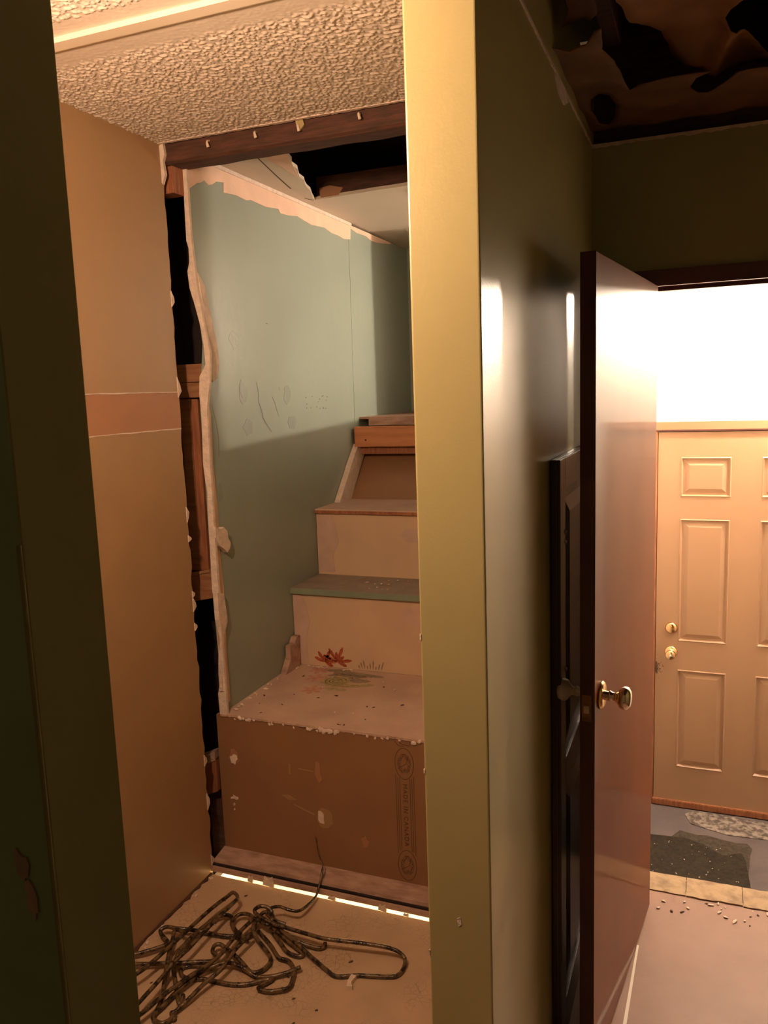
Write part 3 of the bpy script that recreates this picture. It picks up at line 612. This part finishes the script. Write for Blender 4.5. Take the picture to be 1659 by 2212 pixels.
# sloping kraft panel and its stringer
bm = bmesh.new(); prism(bm, [(3.60+OY, 1.232), (3.615+OY, 1.232), (3.86+OY, 1.47), (3.845+OY, 1.47)], 'x', sx0+OX, sx1+OX); o = obj('sloping_panel', bm, 'kraft', st)
bm = bmesh.new(); prism(bm, [(3.46+OY, 1.232), (3.60+OY, 1.232), (3.83+OY, 1.485), (3.715+OY, 1.492), (3.62+OY, 1.40)], 'x', XT+0.002+OX, XT+0.030+OX); obj('stringer', bm, 'plaster', st)
b4 = sbox('front_board', sx0+0.012, sx1, 3.70, 3.74, 1.478, 1.578, 'orange_board', 0.003); b4['label'] = 'orange pine board across the top of the sloping panel'
bm = bmesh.new(); lathe(bm, [(0, 0), (0.005, 0), (0.004, 0.002), (0, 0.002)], axis_m((-1.565+OX, 3.70+OY, 1.512), (0, -1, 0)), 12); obj('knot_hole', bm, 'chip_dark', b4)
sbox('under_board', sx0, sx1, 3.74, 3.86, 1.440, 1.478, 'stud')
sbox('shelf_lip', sx0+0.05, sx1, 3.80, 3.83, 1.578, 1.612, 'plate', 0.002); sbox('top_board', sx0, sx1, 3.80, 4.60, 1.612, 1.622, 'plate')
sbox('wedge_block', sx0+0.006, sx0+0.03, 2.90, 2.985, 0.588, 0.70, 'plate', 0.004)
bm = bmesh.new(); prism(bm, [(2.86+OY, 0.588), (2.985+OY, 0.588), (2.995+OY, 0.72), (2.965+OY, 0.72)], 'x', sx0+OX, sx0+0.028+OX); obj('wedge_strip', bm, 'plate', st)

# bottom sill plate in front of the lowest riser, lit crack below it
sp = empty('sill_plate', (-1.05, 2.37, 0)); tag(sp, 'dusty wood sill strip at the foot of the brown riser above the glowing crack', 'sill')
bm = bmesh.new(); prism(bm, [(2.343-2.37, 0.034), (2.346-2.37, 0.045), (2.42-2.37, 0.056), (2.42-2.37, 0.018), (2.362-2.37, 0.018), (2.362-2.37, 0.034)], 'x', XL+1.05, XB0+1.05); obj('top_strip', bm, 'plate', sp)
bm = bmesh.new(); box(bm, XL+1.05, XB0+1.05, 2.336-2.37, 2.361-2.37, 0.012, 0.033); obj('recess_shade', bm, 'void', sp)  # near-black filler: shade of the gap put in as colour, also blocks lamp glow
bm = bmesh.new(); prism(bm, [(2.324-2.37, 0.010), (2.324-2.37, 0.027), (2.333-2.37, 0.028), (2.336-2.37, 0.010)], 'x', XL+1.05, XB0+1.05); obj('front_lip', bm, 'plate', sp)
for (x, w_, h_, m_, lb) in ((-1.50, 0.020, 0.028, 'plaster', 'small pointed plaster fragment just left of the largest one on the glowing crack'), (-1.425, 0.045, 0.040, 'chip', 'largest upright plaster fragment on the glowing crack below the sill'), (-1.175, 0.030, 0.016, 'plaster', 'low plaster fragment on the glowing crack just left of where the cable crosses it'), (-0.985, 0.030, 0.026, 'chip', 'pale plaster fragment on the glowing crack right of the crossing cable'), (-0.90, 0.02, 0.012, 'plaster', 'tiny plaster fragment on the glowing crack nearest the green post')):
    bm = bmesh.new(); prism(bm, [(x-w_/2, 0.006), (x+w_/2, 0.004), (x+w_*0.35, h_), (x-w_*0.1, h_*0.7), (x-w_*0.35, h_*0.95)], 'y', 2.314, 2.3225)
    o = obj('plaster_fragment', bm, m_); tag(o, lb, 'plaster fragment', 'plaster fragments along the glowing crack')
# walls of the lit space below
bm = bmesh.new(); box(bm, -1.95, XB0, 2.9, 2.92, -1.4, -0.02); box(bm, XL+0.01, XB0, 2.9, 2.92, -0.02, 0.50); box(bm, -1.95, XB0, 2.30, 2.318, -1.4, -0.05); box(bm, -1.95, XB0, 2.3, 2.92, -1.42, -1.4); box(bm, -1.97, -1.95, 2.3, 2.92, -1.42, -0.05); box(bm, XB0, XB0+0.02, 2.43, 2.92, -1.4, 0.5)
struct(obj('wall_below', bm, 'landing_white'), 'lit space glimpsed through the crack below the steps', 'wall')

bm = bmesh.new(); box(bm, -1.674, -1.660, 2.436, 2.90, -0.02, 0.55); struct(obj('wall_light_stop', bm, 'cavity'), 'dark board added to keep lamp light in the boxed steps out of the wall gap', 'wall')  # added dark board, keeps the lower lamp from lighting the wall gap
# tears and dents on the kraft riser
def ptag(x, z, pts, m, t=0.0015, name='torn_spot'):
    prismo(name, [(p[0]+OX, p[1]) for p in pts], 'y', 2.42-t+OY, 2.42+OY, m, r1)
ptag(0, 0, blob(-1.605, 0.425, 0.022, 0.028, 13, 0.35, 3), 'tan_band'); ptag(0, 0, blob(-1.604, 0.418, 0.014, 0.020, 11, 0.4, 6), 'plaster', 0.003)
ptag(0, 0, blob(-1.61, 0.262, 0.016, 0.008, 10, 0.5, 9), 'plaster', 0.002); ptag(0, 0, blob(-1.615, 0.235, 0.004, 0.006, 7, 0.3, 2), 'plaster'); ptag(0, 0, blob(-1.615, 0.215, 0.003, 0.004, 7, 0.3, 2), 'plaster')
ptag(0, 0, [(-1.262, 0.455), (-1.248, 0.45), (-1.246, 0.41), (-1.240, 0.39), (-1.252, 0.375), (-1.262, 0.392), (-1.268, 0.41)], 'tan_band', 0.003)
ptag(0, 0, blob(-1.238, 0.243, 0.030, 0.042, 16, 0.15, 12), 'tan', 0.001); ptag(0, 0, blob(-1.253, 0.240, 0.014, 0.024, 9, 0.4, 13), 'plaster', 0.003)
ptag(0, 0, [(-1.36, 0.272), (-1.28, 0.246), (-1.275, 0.252), (-1.36, 0.277)], 'tan', 0.001, 'scratch'); ptag(0, 0, [(-1.41, 0.305), (-1.38, 0.29), (-1.35, 0.295), (-1.38, 0.31)], 'tan', 0.001, 'scratch')
ptag(0, 0, [(-1.375, 0.39), (-1.368, 0.39), (-1.367, 0.43), (-1.374, 0.43)], 'tan', 0.001, 'scratch'); ptag(0, 0, [(-1.335, 0.415), (-1.275, 0.412), (-1.275, 0.416), (-1.335, 0.42)], 'tan', 0.001, 'scratch')
ptag(0, 0, blob(-1.085, 0.18, 0.012, 0.02, 9, 0.3, 15), 'tan_band', 0.001, 'scratch')
# printed mark on the board
bm = bmesh.new(); yy = 2.4194+OY
for cz in (0.494, 0.121):
    ribbon(bm, [(-0.927+OX+0.0335*math.cos(a), cz+0.056*math.sin(a)) for a in [2*math.pi*k/40 for k in range(40)]], 0.0018, 'y', yy, closed=True)
    rr = random.Random(5)
    for q in range(3):
        ribbon(bm, [(-0.927+OX+(0.012+0.012*abs(math.sin(2.5*a+q)))*math.cos(a), cz+(0.016+0.020*abs(math.sin(2.5*a+q*0.6)))*math.sin(a)) for a in [2*math.pi*k/30 for k in range(30)]], 0.0012, 'y', yy, closed=True)
    ribbon(bm, [(-0.950+OX, cz-0.02), (-0.92+OX, cz), (-0.912+OX, cz+0.03)], 0.0015, 'y', yy)
for dx in (-0.0325, -0.0255, -0.0185, 0.0185, 0.0255, 0.0325):
    e = 0.018 if abs(dx) > 0.03 else 0.006
    ribbon(bm, [(-0.927+OX+dx, 0.435+e), (-0.927+OX+dx, 0.18-e)], 0.0016, 'y', yy)
ribbon(bm, [(-0.945+OX, 0.583), (-0.94+OX, 0.565), (-0.906+OX, 0.560), (-0.900+OX, 0.583)], 0.002, 'y', yy)
ribbon(bm, [(-0.96+OX, 0.572), (-0.945+OX, 0.556), (-0.925+OX, 0.558)], 0.002, 'y', yy)
obj('printed_border', bm, 'ink', r1)
tcv = bpy.data.curves.new('printed_text', 'FONT'); tcv.body = 'MADE IN CANADA'; tcv.size = 0.0225; tcv.align_x = 'CENTER'; tcv.align_y = 'CENTER'; tcv.space_character = 1.25; tcv.extrude = 0.0001
tob = bpy.data.objects.new('printed_text', tcv); col.objects.link(tob); tcv.materials.append(M['ink']); tob.parent = r1
bpy.context.view_layer.update(); tm = bpy.data.meshes.new_from_object(tob.evaluated_get(bpy.context.evaluated_depsgraph_get())); bpy.data.objects.remove(tob); tob = bpy.data.objects.new('printed_text', tm); col.objects.link(tob); tob.parent = r1
tob.rotation_euler = (math.radians(90), math.radians(90), 0); tob.location = (-0.927+OX, yy-0.0002, 0.307)

# crumbly edge bits along the first tread
rr = random.Random(19); bm = bmesh.new()
for k in range(46):
    x = sx0+0.01+(sx1-sx0-0.3)*rr.random(); r_ = 0.003+0.006*rr.random()**2
    if k < 6: x = -1.27+0.12*rr.random(); r_ = 0.009
    mm = Matrix.Translation((x+OX, 2.417+OY+0.003*rr.random(), 0.582-0.012*rr.random())) @ Matrix.Rotation(rr.random()*6, 4, 'Y') @ Matrix.Diagonal((r_*1.4, r_*0.6, r_, 1))
    bmesh.ops.create_icosphere(bm, subdivisions=1, radius=1, matrix=mm)
for v in bm.verts: v.co += Vector((0.002*noise.noise(v.co*200), 0, 0.002*noise.noise(v.co*170)))
ce = obj('crumbly_edge', bm, 'plaster', t1); ce['kind'] = 'stuff'

# faded flower print across tread and riser
def petal(cx, cy, ang, L, w_):
    c_, s_ = math.cos(ang), math.sin(ang)
    return [(cx+c_*a*L-s_*b*w_, cy+s_*a*L+c_*b*w_) for a, b in ((0.05, -0.15), (0.4, -0.8), (0.75, -1), (1, -0.3), (1, 0.3), (0.75, 1), (0.4, 0.8), (0.05, 0.15))]
for (cx, cz, L) in ((-1.497, 0.606, 0.050), (-1.440, 0.614, 0.060)):
    bm = bmesh.new()
    for a in (1.15, 1.62, 0.65, 0.15, 2.15, 2.75, -0.35):
        prism(bm, petal(cx+OX, cz, a, L*(0.95+0.25*math.sin(a*7)), 0.0075), 'y', 2.9993+OY, 3.0+OY)
    obj('red_flower_print', bm, 'red_petal', st)
for (cx, cy) in ((-1.43, 2.735), (-1.47, 2.86), (-1.50, 2.95)):
    bm = bmesh.new()
    for k in range(6): prism(bm, petal(cx+OX, cy+OY, k*1.05+cx, 0.046, 0.011), 'z', 0.588, 0.5886)
    obj('faded_flower_print', bm, 'pink_petal', st)
bm = bmesh.new()
for k in range(9): prism(bm, petal(-1.325+0.012*k+OX-0.01, 0.592, 1.9-0.08*k, 0.018+0.012*(k % 3), 0.003), 'y', 2.9993+OY, 3.0+OY)
obj('grass_print', bm, 'grey_leaf', st)
def decal(x, y, rx, ry, sd, m, name, h, rot=0.1):
    bm = bmesh.new(); pts = blob(x+OX, y+OY, rx, ry, 18, 0.18, sd, rot)
    cv = bm.verts.new((x+OX, y+OY, 0.588+h)); vs = [bm.verts.new((p[0], p[1], 0.588+h)) for p in pts]
    for k in range(18): bm.faces.new((cv, vs[k], vs[(k+1) % 18]))
    return obj(name, bm, m, st)
decal(-1.355, 2.925, 0.085, 0.042, 1, 'grey_leaf', 'grey_leaf_print', 0.0006); decal(-1.270, 2.945, 0.07, 0.016, 4, 'grey_leaf', 'grey_leaf_print', 0.0004, 0.0); decal(-1.42, 2.965, 0.06, 0.018, 3, 'grey_leaf', 'grey_leaf_print', 0.0003)
decal(-1.285, 2.875, 0.05, 0.022, 9, 'grey_leaf', 'grey_leaf_print', 0.0008)
decal(-1.375, 2.840, 0.055, 0.058, 5, 'olive_leaf', 'olive_leaf_print', 0.0009); decal(-1.300, 2.815, 0.045, 0.020, 6, 'olive_leaf', 'olive_leaf_print', 0.0011); decal(-1.345, 2.765, 0.055, 0.018, 7, 'olive_leaf', 'olive_leaf_print', 0.0005); decal(-1.235, 2.84, 0.028, 0.018, 8, 'olive_leaf', 'olive_leaf_print', 0.0007)
bm = bmesh.new()
for q in (1.0, 0.62, 0.3): ribbon(bm, [(-1.375+OX+0.044*q*math.cos(a), 2.845+OY+0.040*q*math.sin(a)) for a in [0.4+0.25*k for k in range(23)]], 0.003, 'z', 0.5893)
ribbon(bm, [(-1.36+OX, 2.80+OY), (-1.31+OX, 2.80+OY), (-1.27+OX, 2.83+OY)], 0.003, 'z', 0.5893)
for k in range(5): ribbon(bm, [(-1.42+0.03*k+OX, 2.91+OY+0.01*(k % 2)), (-1.39+0.03*k+OX, 2.935+OY), (-1.37+0.03*k+OX, 2.925+OY)], 0.003, 'z', 0.5892)
obj('leaf_outline_print', bm, 'ink', st)

# ================================================================ TORN CEILING OVER THE HALLWAY
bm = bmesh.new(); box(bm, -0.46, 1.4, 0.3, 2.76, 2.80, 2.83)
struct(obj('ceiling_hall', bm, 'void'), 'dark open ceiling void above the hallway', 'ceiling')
def sheet(pts, z, m, name, label, fold, th=0.002, hole=None, seed=0):
    bm = bmesh.new()
    vs = []
    P = []; pts = [(x, min(y, 2.645)) for x, y in pts]
    for i, p in enumerate(pts):
        q = pts[(i+1) % len(pts)]; L = math.hypot(q[0]-p[0], q[1]-p[1]); k = max(1, int(L/0.03))
        for j in range(k):
            t = j/k; jt = 0.004 if 0 < j else 0
            P.append((p[0]+(q[0]-p[0])*t+(random.random()-0.5)*jt, p[1]+(q[1]-p[1])*t+(random.random()-0.5)*jt))
    vs = [bm.verts.new((x, y, z)) for x, y in P]; es = [bm.edges.new((vs[i], vs[(i+1) % len(vs)])) for i in range(len(vs))]
    if hole:
        hv = [bm.verts.new((x, y, z)) for x, y in hole]; es += [bm.edges.new((hv[i], hv[(i+1) % len(hv)])) for i in range(len(hv))]
    bmesh.ops.triangle_fill(bm, edges=es, use_beauty=True)
    for _ in range(3): bmesh.ops.subdivide_edges(bm, edges=[e for e in bm.edges if e.calc_length() > 0.03], cuts=1, use_grid_fill=False); bmesh.ops.triangulate(bm, faces=[f for f in bm.faces if len(f.verts) > 3])
    for v in bm.verts: v.co.z += fold(v.co.x, v.co.y) + 0.010*noise.noise(Vector((v.co.x*9+seed, v.co.y*9, 0)))
    o = obj(name, bm, m, None, True); s_ = o.modifiers.new('thickness', 'SOLIDIFY'); s_.thickness = th
    tag(o, label, 'kraft paper'); return o
PAPER = {
'A': [(-0.362,1.865),(-0.338,1.971),(-0.308,2.013),(-0.288,1.987),(-0.268,1.988),(-0.245,1.94),(-0.228,1.932),(-0.239,2.039),(-0.219,2.115),(-0.21,2.244),(-0.202,2.327),(-0.177,2.283),(-0.105,2.281),(-0.007,2.304),(-0.042,2.33),(-0.057,2.379),(-0.036,2.437),(-0.014,2.449),(0.011,2.391),(0.052,2.334),(0.116,2.325),(0.222,2.368),(0.292,3.028),(0.313,3.222),(-0.384,3.043),(-0.397,2.239),(-0.389,1.936)] ,
'B': [(-0.203,1.838),(-0.199,1.946),(-0.182,2.074),(-0.148,2.17),(-0.121,2.23),(-0.101,2.351),(-0.066,2.423),(0.037,2.475),(0.094,2.449),(0.139,2.451),(0.102,2.351),(0.048,2.258),(0.021,2.227),(0.045,2.144),(0.064,2.074),(0.071,1.97)] ,
'C': [(-0.301,1.79),(-0.306,1.894),(-0.304,1.964),(-0.324,2.004),(-0.291,2.037),(-0.267,2.057),(-0.248,2.016),(-0.241,1.925),(-0.231,1.824)] ,
'H': [(-0.306,2.359),(-0.279,2.336),(-0.259,2.359),(-0.248,2.441),(-0.261,2.531),(-0.284,2.592),(-0.307,2.565),(-0.318,2.458)] ,
}
sheet(PAPER['A'], 2.50, 'kraft_dark', 'kraft_paper', 'flat brown paper backing over the hallway with a round torn hole', lambda x, y: 0.0, hole=PAPER['H'], seed=1)
sheet(PAPER['B'], 2.555, 'kraft_orange', 'kraft_paper', 'large sagging orange brown paper flap in the hallway ceiling', lambda x, y: 0.05*math.sin((x+0.2)*9)*max(0, min(1, (2.47-y)*4)) - 0.03*math.exp(-((x-0.03-(y-2.3)*-0.2)/0.02)**2), seed=4)
sheet(PAPER['C'], 2.56, 'kraft_dark', 'kraft_paper', 'small torn paper scrap in the ceiling nearest the green post', lambda x, y: 0.02*math.sin(x*40), seed=9)
s = boxo('ceiling_joist', -0.262, -0.222, 1.3, 2.30, 2.60, 2.80, 'oldwood', None, 0.003); tag(s, 'dark joist behind the torn paper above the hallway', 'joist')
s = boxo('ceiling_joist', 0.16, 0.20, 1.3, 2.74, 2.62, 2.80, 'oldwood', None, 0.003); tag(s, 'dark joist at the right above the sagging paper flap', 'joist')

# ================================================================ CABLES
CABLES = {
'cable_feed': [(-1.2735,2.41,0.1693),(-1.2605,2.4,0.1111),(-1.2308,2.37,0.0845),(-1.2251,2.3127,0.03),(-1.2245,2.2868,0.02),(-1.2245,2.219,0.03),(-1.2327,2.1773,0.04),(-1.2614,2.1678,0.045),(-1.2943,2.166,0.05),(-1.3157,2.1432,0.055),(-1.3197,2.1228,0.05),(-1.3003,2.1266,0.03),(-1.2779,2.1328,0.02),(-1.2575,2.1363,0.015)] ,
'cable_wide': [(-1.297,2.1264,0.02),(-1.2992,2.1263,0.045),(-1.3142,2.1344,0.06),(-1.342,2.1302,0.065),(-1.3532,2.1081,0.065),(-1.3409,2.0951,0.06),(-1.2826,2.0839,0.05),(-1.2083,2.0823,0.045),(-1.1448,2.0781,0.045),(-1.0937,2.0753,0.045),(-1.047,2.0802,0.045),(-0.9989,2.0886,0.045),(-0.9442,2.0964,0.045),(-0.8883,2.1079,0.04),(-0.8506,2.1132,0.03),(-0.8263,2.1067,0.015),(-0.8197,2.0721,0.008),(-0.8327,2.0374,0.007),(-0.8868,2.0179,0.007),(-0.9314,2.007,0.007),(-0.962,1.9938,0.007),(-1.002,1.9792,0.007),(-1.042,1.9931,0.01),(-1.1118,2.0239,0.018),(-1.1615,2.0459,0.025),(-1.2227,2.0735,0.03),(-1.2689,2.0912,0.035),(-1.2982,2.0781,0.045),(-1.3513,2.1022,0.035),(-1.3645,2.04,0.035),(-1.3675,1.9793,0.035),(-1.3653,1.9227,0.035),(-1.3747,1.8722,0.035),(-1.3961,1.8155,0.035),(-1.4158,1.7592,0.035),(-1.4335,1.6917,0.035),(-1.4384,1.6562,0.035),(-1.4535,1.5986,0.035)] ,
'cable_narrow': [(-1.5595,1.7135,0.05),(-1.5389,1.7725,0.05),(-1.5276,1.8684,0.05),(-1.5198,1.9546,0.05),(-1.5087,2.0761,0.05),(-1.4926,2.1591,0.05),(-1.4862,2.1835,0.05),(-1.4601,2.17,0.05),(-1.4528,2.1433,0.05),(-1.4602,2.052,0.05),(-1.4632,1.9461,0.05),(-1.4635,1.8923,0.05),(-1.4707,1.8246,0.05),(-1.4657,1.764,0.05),(-1.4652,1.689,0.05),(-1.4646,1.6215,0.05)] ,
'cable_hook': [(-1.648,1.839,0.02),(-1.6175,1.8616,0.02),(-1.5943,1.8859,0.02),(-1.5721,1.9122,0.02),(-1.573,1.9287,0.02),(-1.6107,1.9471,0.025),(-1.6216,1.9601,0.03),(-1.6076,1.973,0.035),(-1.5786,1.9762,0.035),(-1.546,1.9893,0.03),(-1.5131,2.0063,0.02),(-1.479,2.0172,0.012),(-1.4275,2.0217,0.012),(-1.3861,2.0314,0.012),(-1.3557,2.0332,0.012),(-1.3364,2.054,0.02),(-1.3372,2.083,0.03),(-1.3601,2.1113,0.03),(-1.3983,2.1214,0.03),(-1.4247,2.1108,0.025),(-1.4238,2.0775,0.02),(-1.3926,2.048,0.02),(-1.3681,2.0389,0.02)] ,
'cable_loops': [(-1.6105,1.8081,0.02),(-1.5781,1.8192,0.02),(-1.5345,1.8361,0.02),(-1.4859,1.8547,0.02),(-1.4271,1.8807,0.02),(-1.3871,1.8984,0.02),(-1.3768,1.9118,0.03),(-1.4011,1.9255,0.03),(-1.4102,1.9511,0.03),(-1.397,1.9618,0.03),(-1.3794,1.9604,0.025),(-1.3368,1.9395,0.03),(-1.2949,1.9241,0.02),(-1.2517,1.9054,0.012),(-1.2282,1.92,0.01),(-1.2181,1.9485,0.01),(-1.2229,1.9754,0.012),(-1.2492,1.9984,0.015),(-1.2969,2.0289,0.02),(-1.3222,2.0443,0.03),(-1.3372,2.0682,0.04),(-1.3328,2.0935,0.045),(-1.3311,2.1184,0.05),(-1.3121,2.1294,0.05),(-1.2885,2.11,0.05),(-1.2918,2.0924,0.04)] ,
'cable_low': [(-1.3788,1.8845,0.008),(-1.4273,1.8795,0.008),(-1.4599,1.8644,0.008),(-1.4648,1.8453,0.008),(-1.4457,1.8271,0.008),(-1.4188,1.8233,0.008),(-1.3789,1.8351,0.008),(-1.3401,1.8392,0.008),(-1.2849,1.8446,0.008),(-1.2374,1.8617,0.008),(-1.2084,1.8857,0.008),(-1.1762,1.9048,0.008),(-1.1965,1.855,0.012),(-1.161,1.8522,0.012),(-1.132,1.8665,0.012),(-1.1115,1.8843,0.012),(-1.1168,1.9197,0.012),(-1.1341,1.9588,0.012),(-1.1656,1.9853,0.012),(-1.1989,1.9881,0.012),(-1.2221,2.0043,0.012),(-1.2558,2.0322,0.012),(-1.3276,2.0797,0.012)] ,
'cable_frayed': [(-1.1126,1.9646,0.02),(-1.1472,1.9321,0.015),(-1.1853,1.9072,0.012),(-1.2243,1.8965,0.01),(-1.2431,1.8962,0.014),(-1.2763,1.9033,0.02),(-1.3211,1.9043,0.025),(-1.3535,1.8893,0.025),(-1.3879,1.8498,0.02),(-1.4017,1.8002,0.02),(-1.4178,1.7472,0.015),(-1.4219,1.7045,0.012),(-1.4254,1.6588,0.01),(-1.3926,1.6457,0.01),(-1.3748,1.66,0.01),(-1.3699,1.6888,0.012)] ,
'cable_straight': [(-1.3175,2.0198,0.045),(-1.3258,1.9382,0.045),(-1.3195,1.8851,0.045),(-1.3246,1.8464,0.04),(-1.3457,1.7972,0.03),(-1.3605,1.7413,0.02),(-1.3763,1.6974,0.01),(-1.3838,1.6877,0.009),(-1.3601,1.6708,0.008)] ,
'cable_upright': [(-1.5251,1.9609,0.04),(-1.5663,1.9642,0.04),(-1.5513,1.9251,0.035),(-1.5274,1.8743,0.03),(-1.4956,1.8184,0.03),(-1.4673,1.7667,0.02),(-1.4445,1.7274,0.015),(-1.4265,1.6716,0.01)] ,
'cable_bent': [(-1.3938,1.7584,0.01),(-1.3856,1.7264,0.01),(-1.451,1.7973,0.015),(-1.4934,1.8522,0.02),(-1.5138,1.9425,0.02),(-1.5042,2.0413,0.02),(-1.4873,2.0903,0.02),(-1.4624,2.1079,0.02),(-1.4367,2.0981,0.02),(-1.4218,2.0692,0.02),(-1.3759,2.0363,0.02),(-1.3323,2.0211,0.02)] ,
'cable_short': [(-1.2286,2.0839,0.025),(-1.1767,2.0678,0.02),(-1.141,2.0675,0.014),(-1.1013,2.0728,0.01),(-1.0903,2.0865,0.01),(-1.0937,2.0975,0.012)] ,
'cable_coil': [(-1.2888,2.0917,0.02),(-1.2277,2.0476,0.015),(-1.1895,2.0231,0.01),(-1.151,2.0173,0.009),(-1.1394,2.0305,0.01),(-1.1729,2.0463,0.015),(-1.2181,2.0639,0.02),(-1.2614,2.0832,0.025)] ,
}
LBL = {
 'cable_feed': 'thin dark cable end rising from the sill and climbing the brown riser',
 'cable_wide': 'long aged cable with the wide loop reaching to the right on the closet floor',
 'cable_narrow': 'aged cable bent into a long narrow hairpin pointing at the wall corner',
 'cable_hook': 'aged cable hooked back beside the tan wall on the left of the tangle',
 'cable_loops': 'aged cable coiled in a tiny ring and a rounded loop mid tangle',
 'cable_low': 'aged cable curving lowest along the front of the tangle',
 'cable_frayed': 'aged cable whose cut end points right in the middle of the tangle',
 'cable_straight': 'straight aged cable running diagonally on top of the tangle',
 'cable_upright': 'short aged cable crossing down the left side of the tangle',
 'cable_bent': 'aged cable arching along the left back of the tangle',
 'cable_short': 'short cable stub ending beneath the wide loop',
 'cable_coil': 'small folded cable loop tucked under the wide loop'}
for k, pts in CABLES.items():
    bm = bmesh.new(); r_ = 0.0062
    if k == 'cable_feed': rad = lambda t: 0.0018 if t < 0.16 else (0.0040 if t < 0.3 else 0.0052)
    else: rad = 0.0065
    pts = [(max(x, -1.655), y, max(z, 0.0065)) for x, y, z in pts]
    tube(bm, pts, rad, 12, 9)
    o = obj('electrical_cable', bm, 'cable', None, True); tag(o, LBL[k], 'cable', 'tangled cables on the closet floor')
bm = bmesh.new(); prism(bm, [(-0.957, 1.995), (-0.94, 1.995), (-0.945, 1.965), (-0.935, 1.95), (-0.95, 1.945), (-0.958, 1.97)], 'z', 0.0, 0.014)
tag(obj('plaster_fragment', bm, 'chip'), 'pale plaster fragment caught under the front of the wide cable loop', 'plaster fragment')

# ================================================================ CRUMBS
def crumb(x, y, z, r, m, lab, grp, seed):
    bm = bmesh.new(); rr = random.Random(seed)
    mm = Matrix.Rotation(rr.random()*6, 4, 'Z') @ Matrix.Diagonal((r*(1+rr.random()), r*0.8, r*0.45, 1))
    bmesh.ops.create_icosphere(bm, subdivisions=1, radius=1, matrix=mm)
    for v in bm.verts: v.co *= 1+0.5*noise.noise(v.co*300+Vector((seed, 0, 0)))
    zm = min(v.co.z for v in bm.verts)
    for v in bm.verts: v.co.z -= zm
    o = obj('plaster_crumb', bm, m); o.location = (x, y, z); tag(o, lab, 'crumb', grp); return o
rr = random.Random(101)
for k in range(26): crumb(-1.60+0.62*rr.random(), 2.45+0.5*rr.random(), 0.588, 0.0025+0.003*rr.random(), 'chip_dark' if k % 3 else 'chip', 'tiny crumb lying on the deep lowest tread', 'crumbs on the lowest tread', k)
for k in range(22):
    t = rr.random(); crumb(XT+0.010+0.03*rr.random(), 2.46+0.5*t, 0.588, 0.004+0.004*rr.random(), 'chip', 'pale plaster crumb on the lowest tread against the teal wall', 'crumbs along the foot of the teal wall', 200+k)
for k in range(14): crumb(-1.60+0.12*rr.random()*(k % 2+1), 2.975+0.015*rr.random(), 0.588, 0.004+0.003*rr.random(), 'chip', 'pale plaster crumb at the foot of the middle riser', 'crumbs at the foot of the middle riser', 300+k)
for k in range(16): crumb(-1.36+0.30*rr.random(), 3.02+0.20*rr.random(), 0.930, 0.003+0.004*rr.random(), 'chip', 'white crumb lying on the grey tread', 'crumbs on the grey tread', 400+k)
for k in range(12): crumb(-1.55+0.6*rr.random(), 1.75+0.5*rr.random(), 0.0, 0.003+0.002*rr.random(), 'chip_dark', 'tiny dark crumb on the closet floor', 'crumbs on the closet floor', 500+k)
for k in range(22): crumb(-0.14+0.42*rr.random(), 2.62+0.10*rr.random(), 0.0, 0.003+0.004*rr.random(), 'chip' if k % 4 else 'chip_dark', 'white crumb on the hallway floor beside the threshold', 'crumbs beside the threshold', 600+k)
for k in range(40): crumb(-0.22+0.46*rr.random(), 3.60+0.45*rr.random(), -0.532, 0.0013+0.002*rr.random(), 'chip', 'pale flake lying on the dark doormat', 'flakes on the doormat', 700+k)
for k in range(14): crumb(XL+0.012+0.02*rr.random(), 1.65+0.66*rr.random(), 0.0, 0.004+0.004*rr.random(), 'plaster', 'pale crumb on the closet floor against the tan wall', 'crumbs along the foot of the tan wall', 800+k)

# hallway floor seam strip
bm = bmesh.new(); prism(bm, [(-0.192, 1.6), (-0.178, 1.6), (-0.160, 2.42), (-0.166, 2.42)], 'z', 0.0, 0.0015); o = obj('trim_4', bm, 'trim_cream'); struct(o, 'pale tape line on the hallway floor beside the open door', 'trim')

# ================================================================ LAMPS
def lamp(spec, name, label, cap_dir, r=0.03):
    x, y, z = spec['pos']; e = empty(name, (x, y, z)); tag(e, label, 'lamp')
    em = emat(name+'_glow', spec['col'], spec['L'])
    bm = bmesh.new(); mm = axis_m((0, 0, 0), cap_dir)
    lathe(bm, [(0, -r)] + [(r*math.sin(a), -r*math.cos(a)) for a in [math.pi*k/12 for k in range(1, 10)]] + [(r*0.45, r*1.25), (0, r*1.25)], mm, 24); obj('bulb', bm, em, e, True)
    bm = bmesh.new(); lathe(bm, [(0.0, r*1.27), (r*0.55, r*1.27), (r*0.6, r*2.2), (r*1.5, r*2.4), (r*1.6, r*3.2), (0, r*3.2)], mm, 24); obj('lamp_socket', bm, 'porcelain', e, True)
lamp(LAMP_CLOSET, 'ceiling_lamp', 'bare bulb on the textured closet ceiling behind the near wall', (0, 0, 1), 0.035)
lamp(LAMP_LANDING, 'wall_lamp', 'bare bulb over the exterior door on the white landing wall', (0, 1, 0), 0.03)
lamp(LAMP_BELOW, 'basement_lamp', 'bare bulb shining below the steps', (0, 1, 0), 0.03)
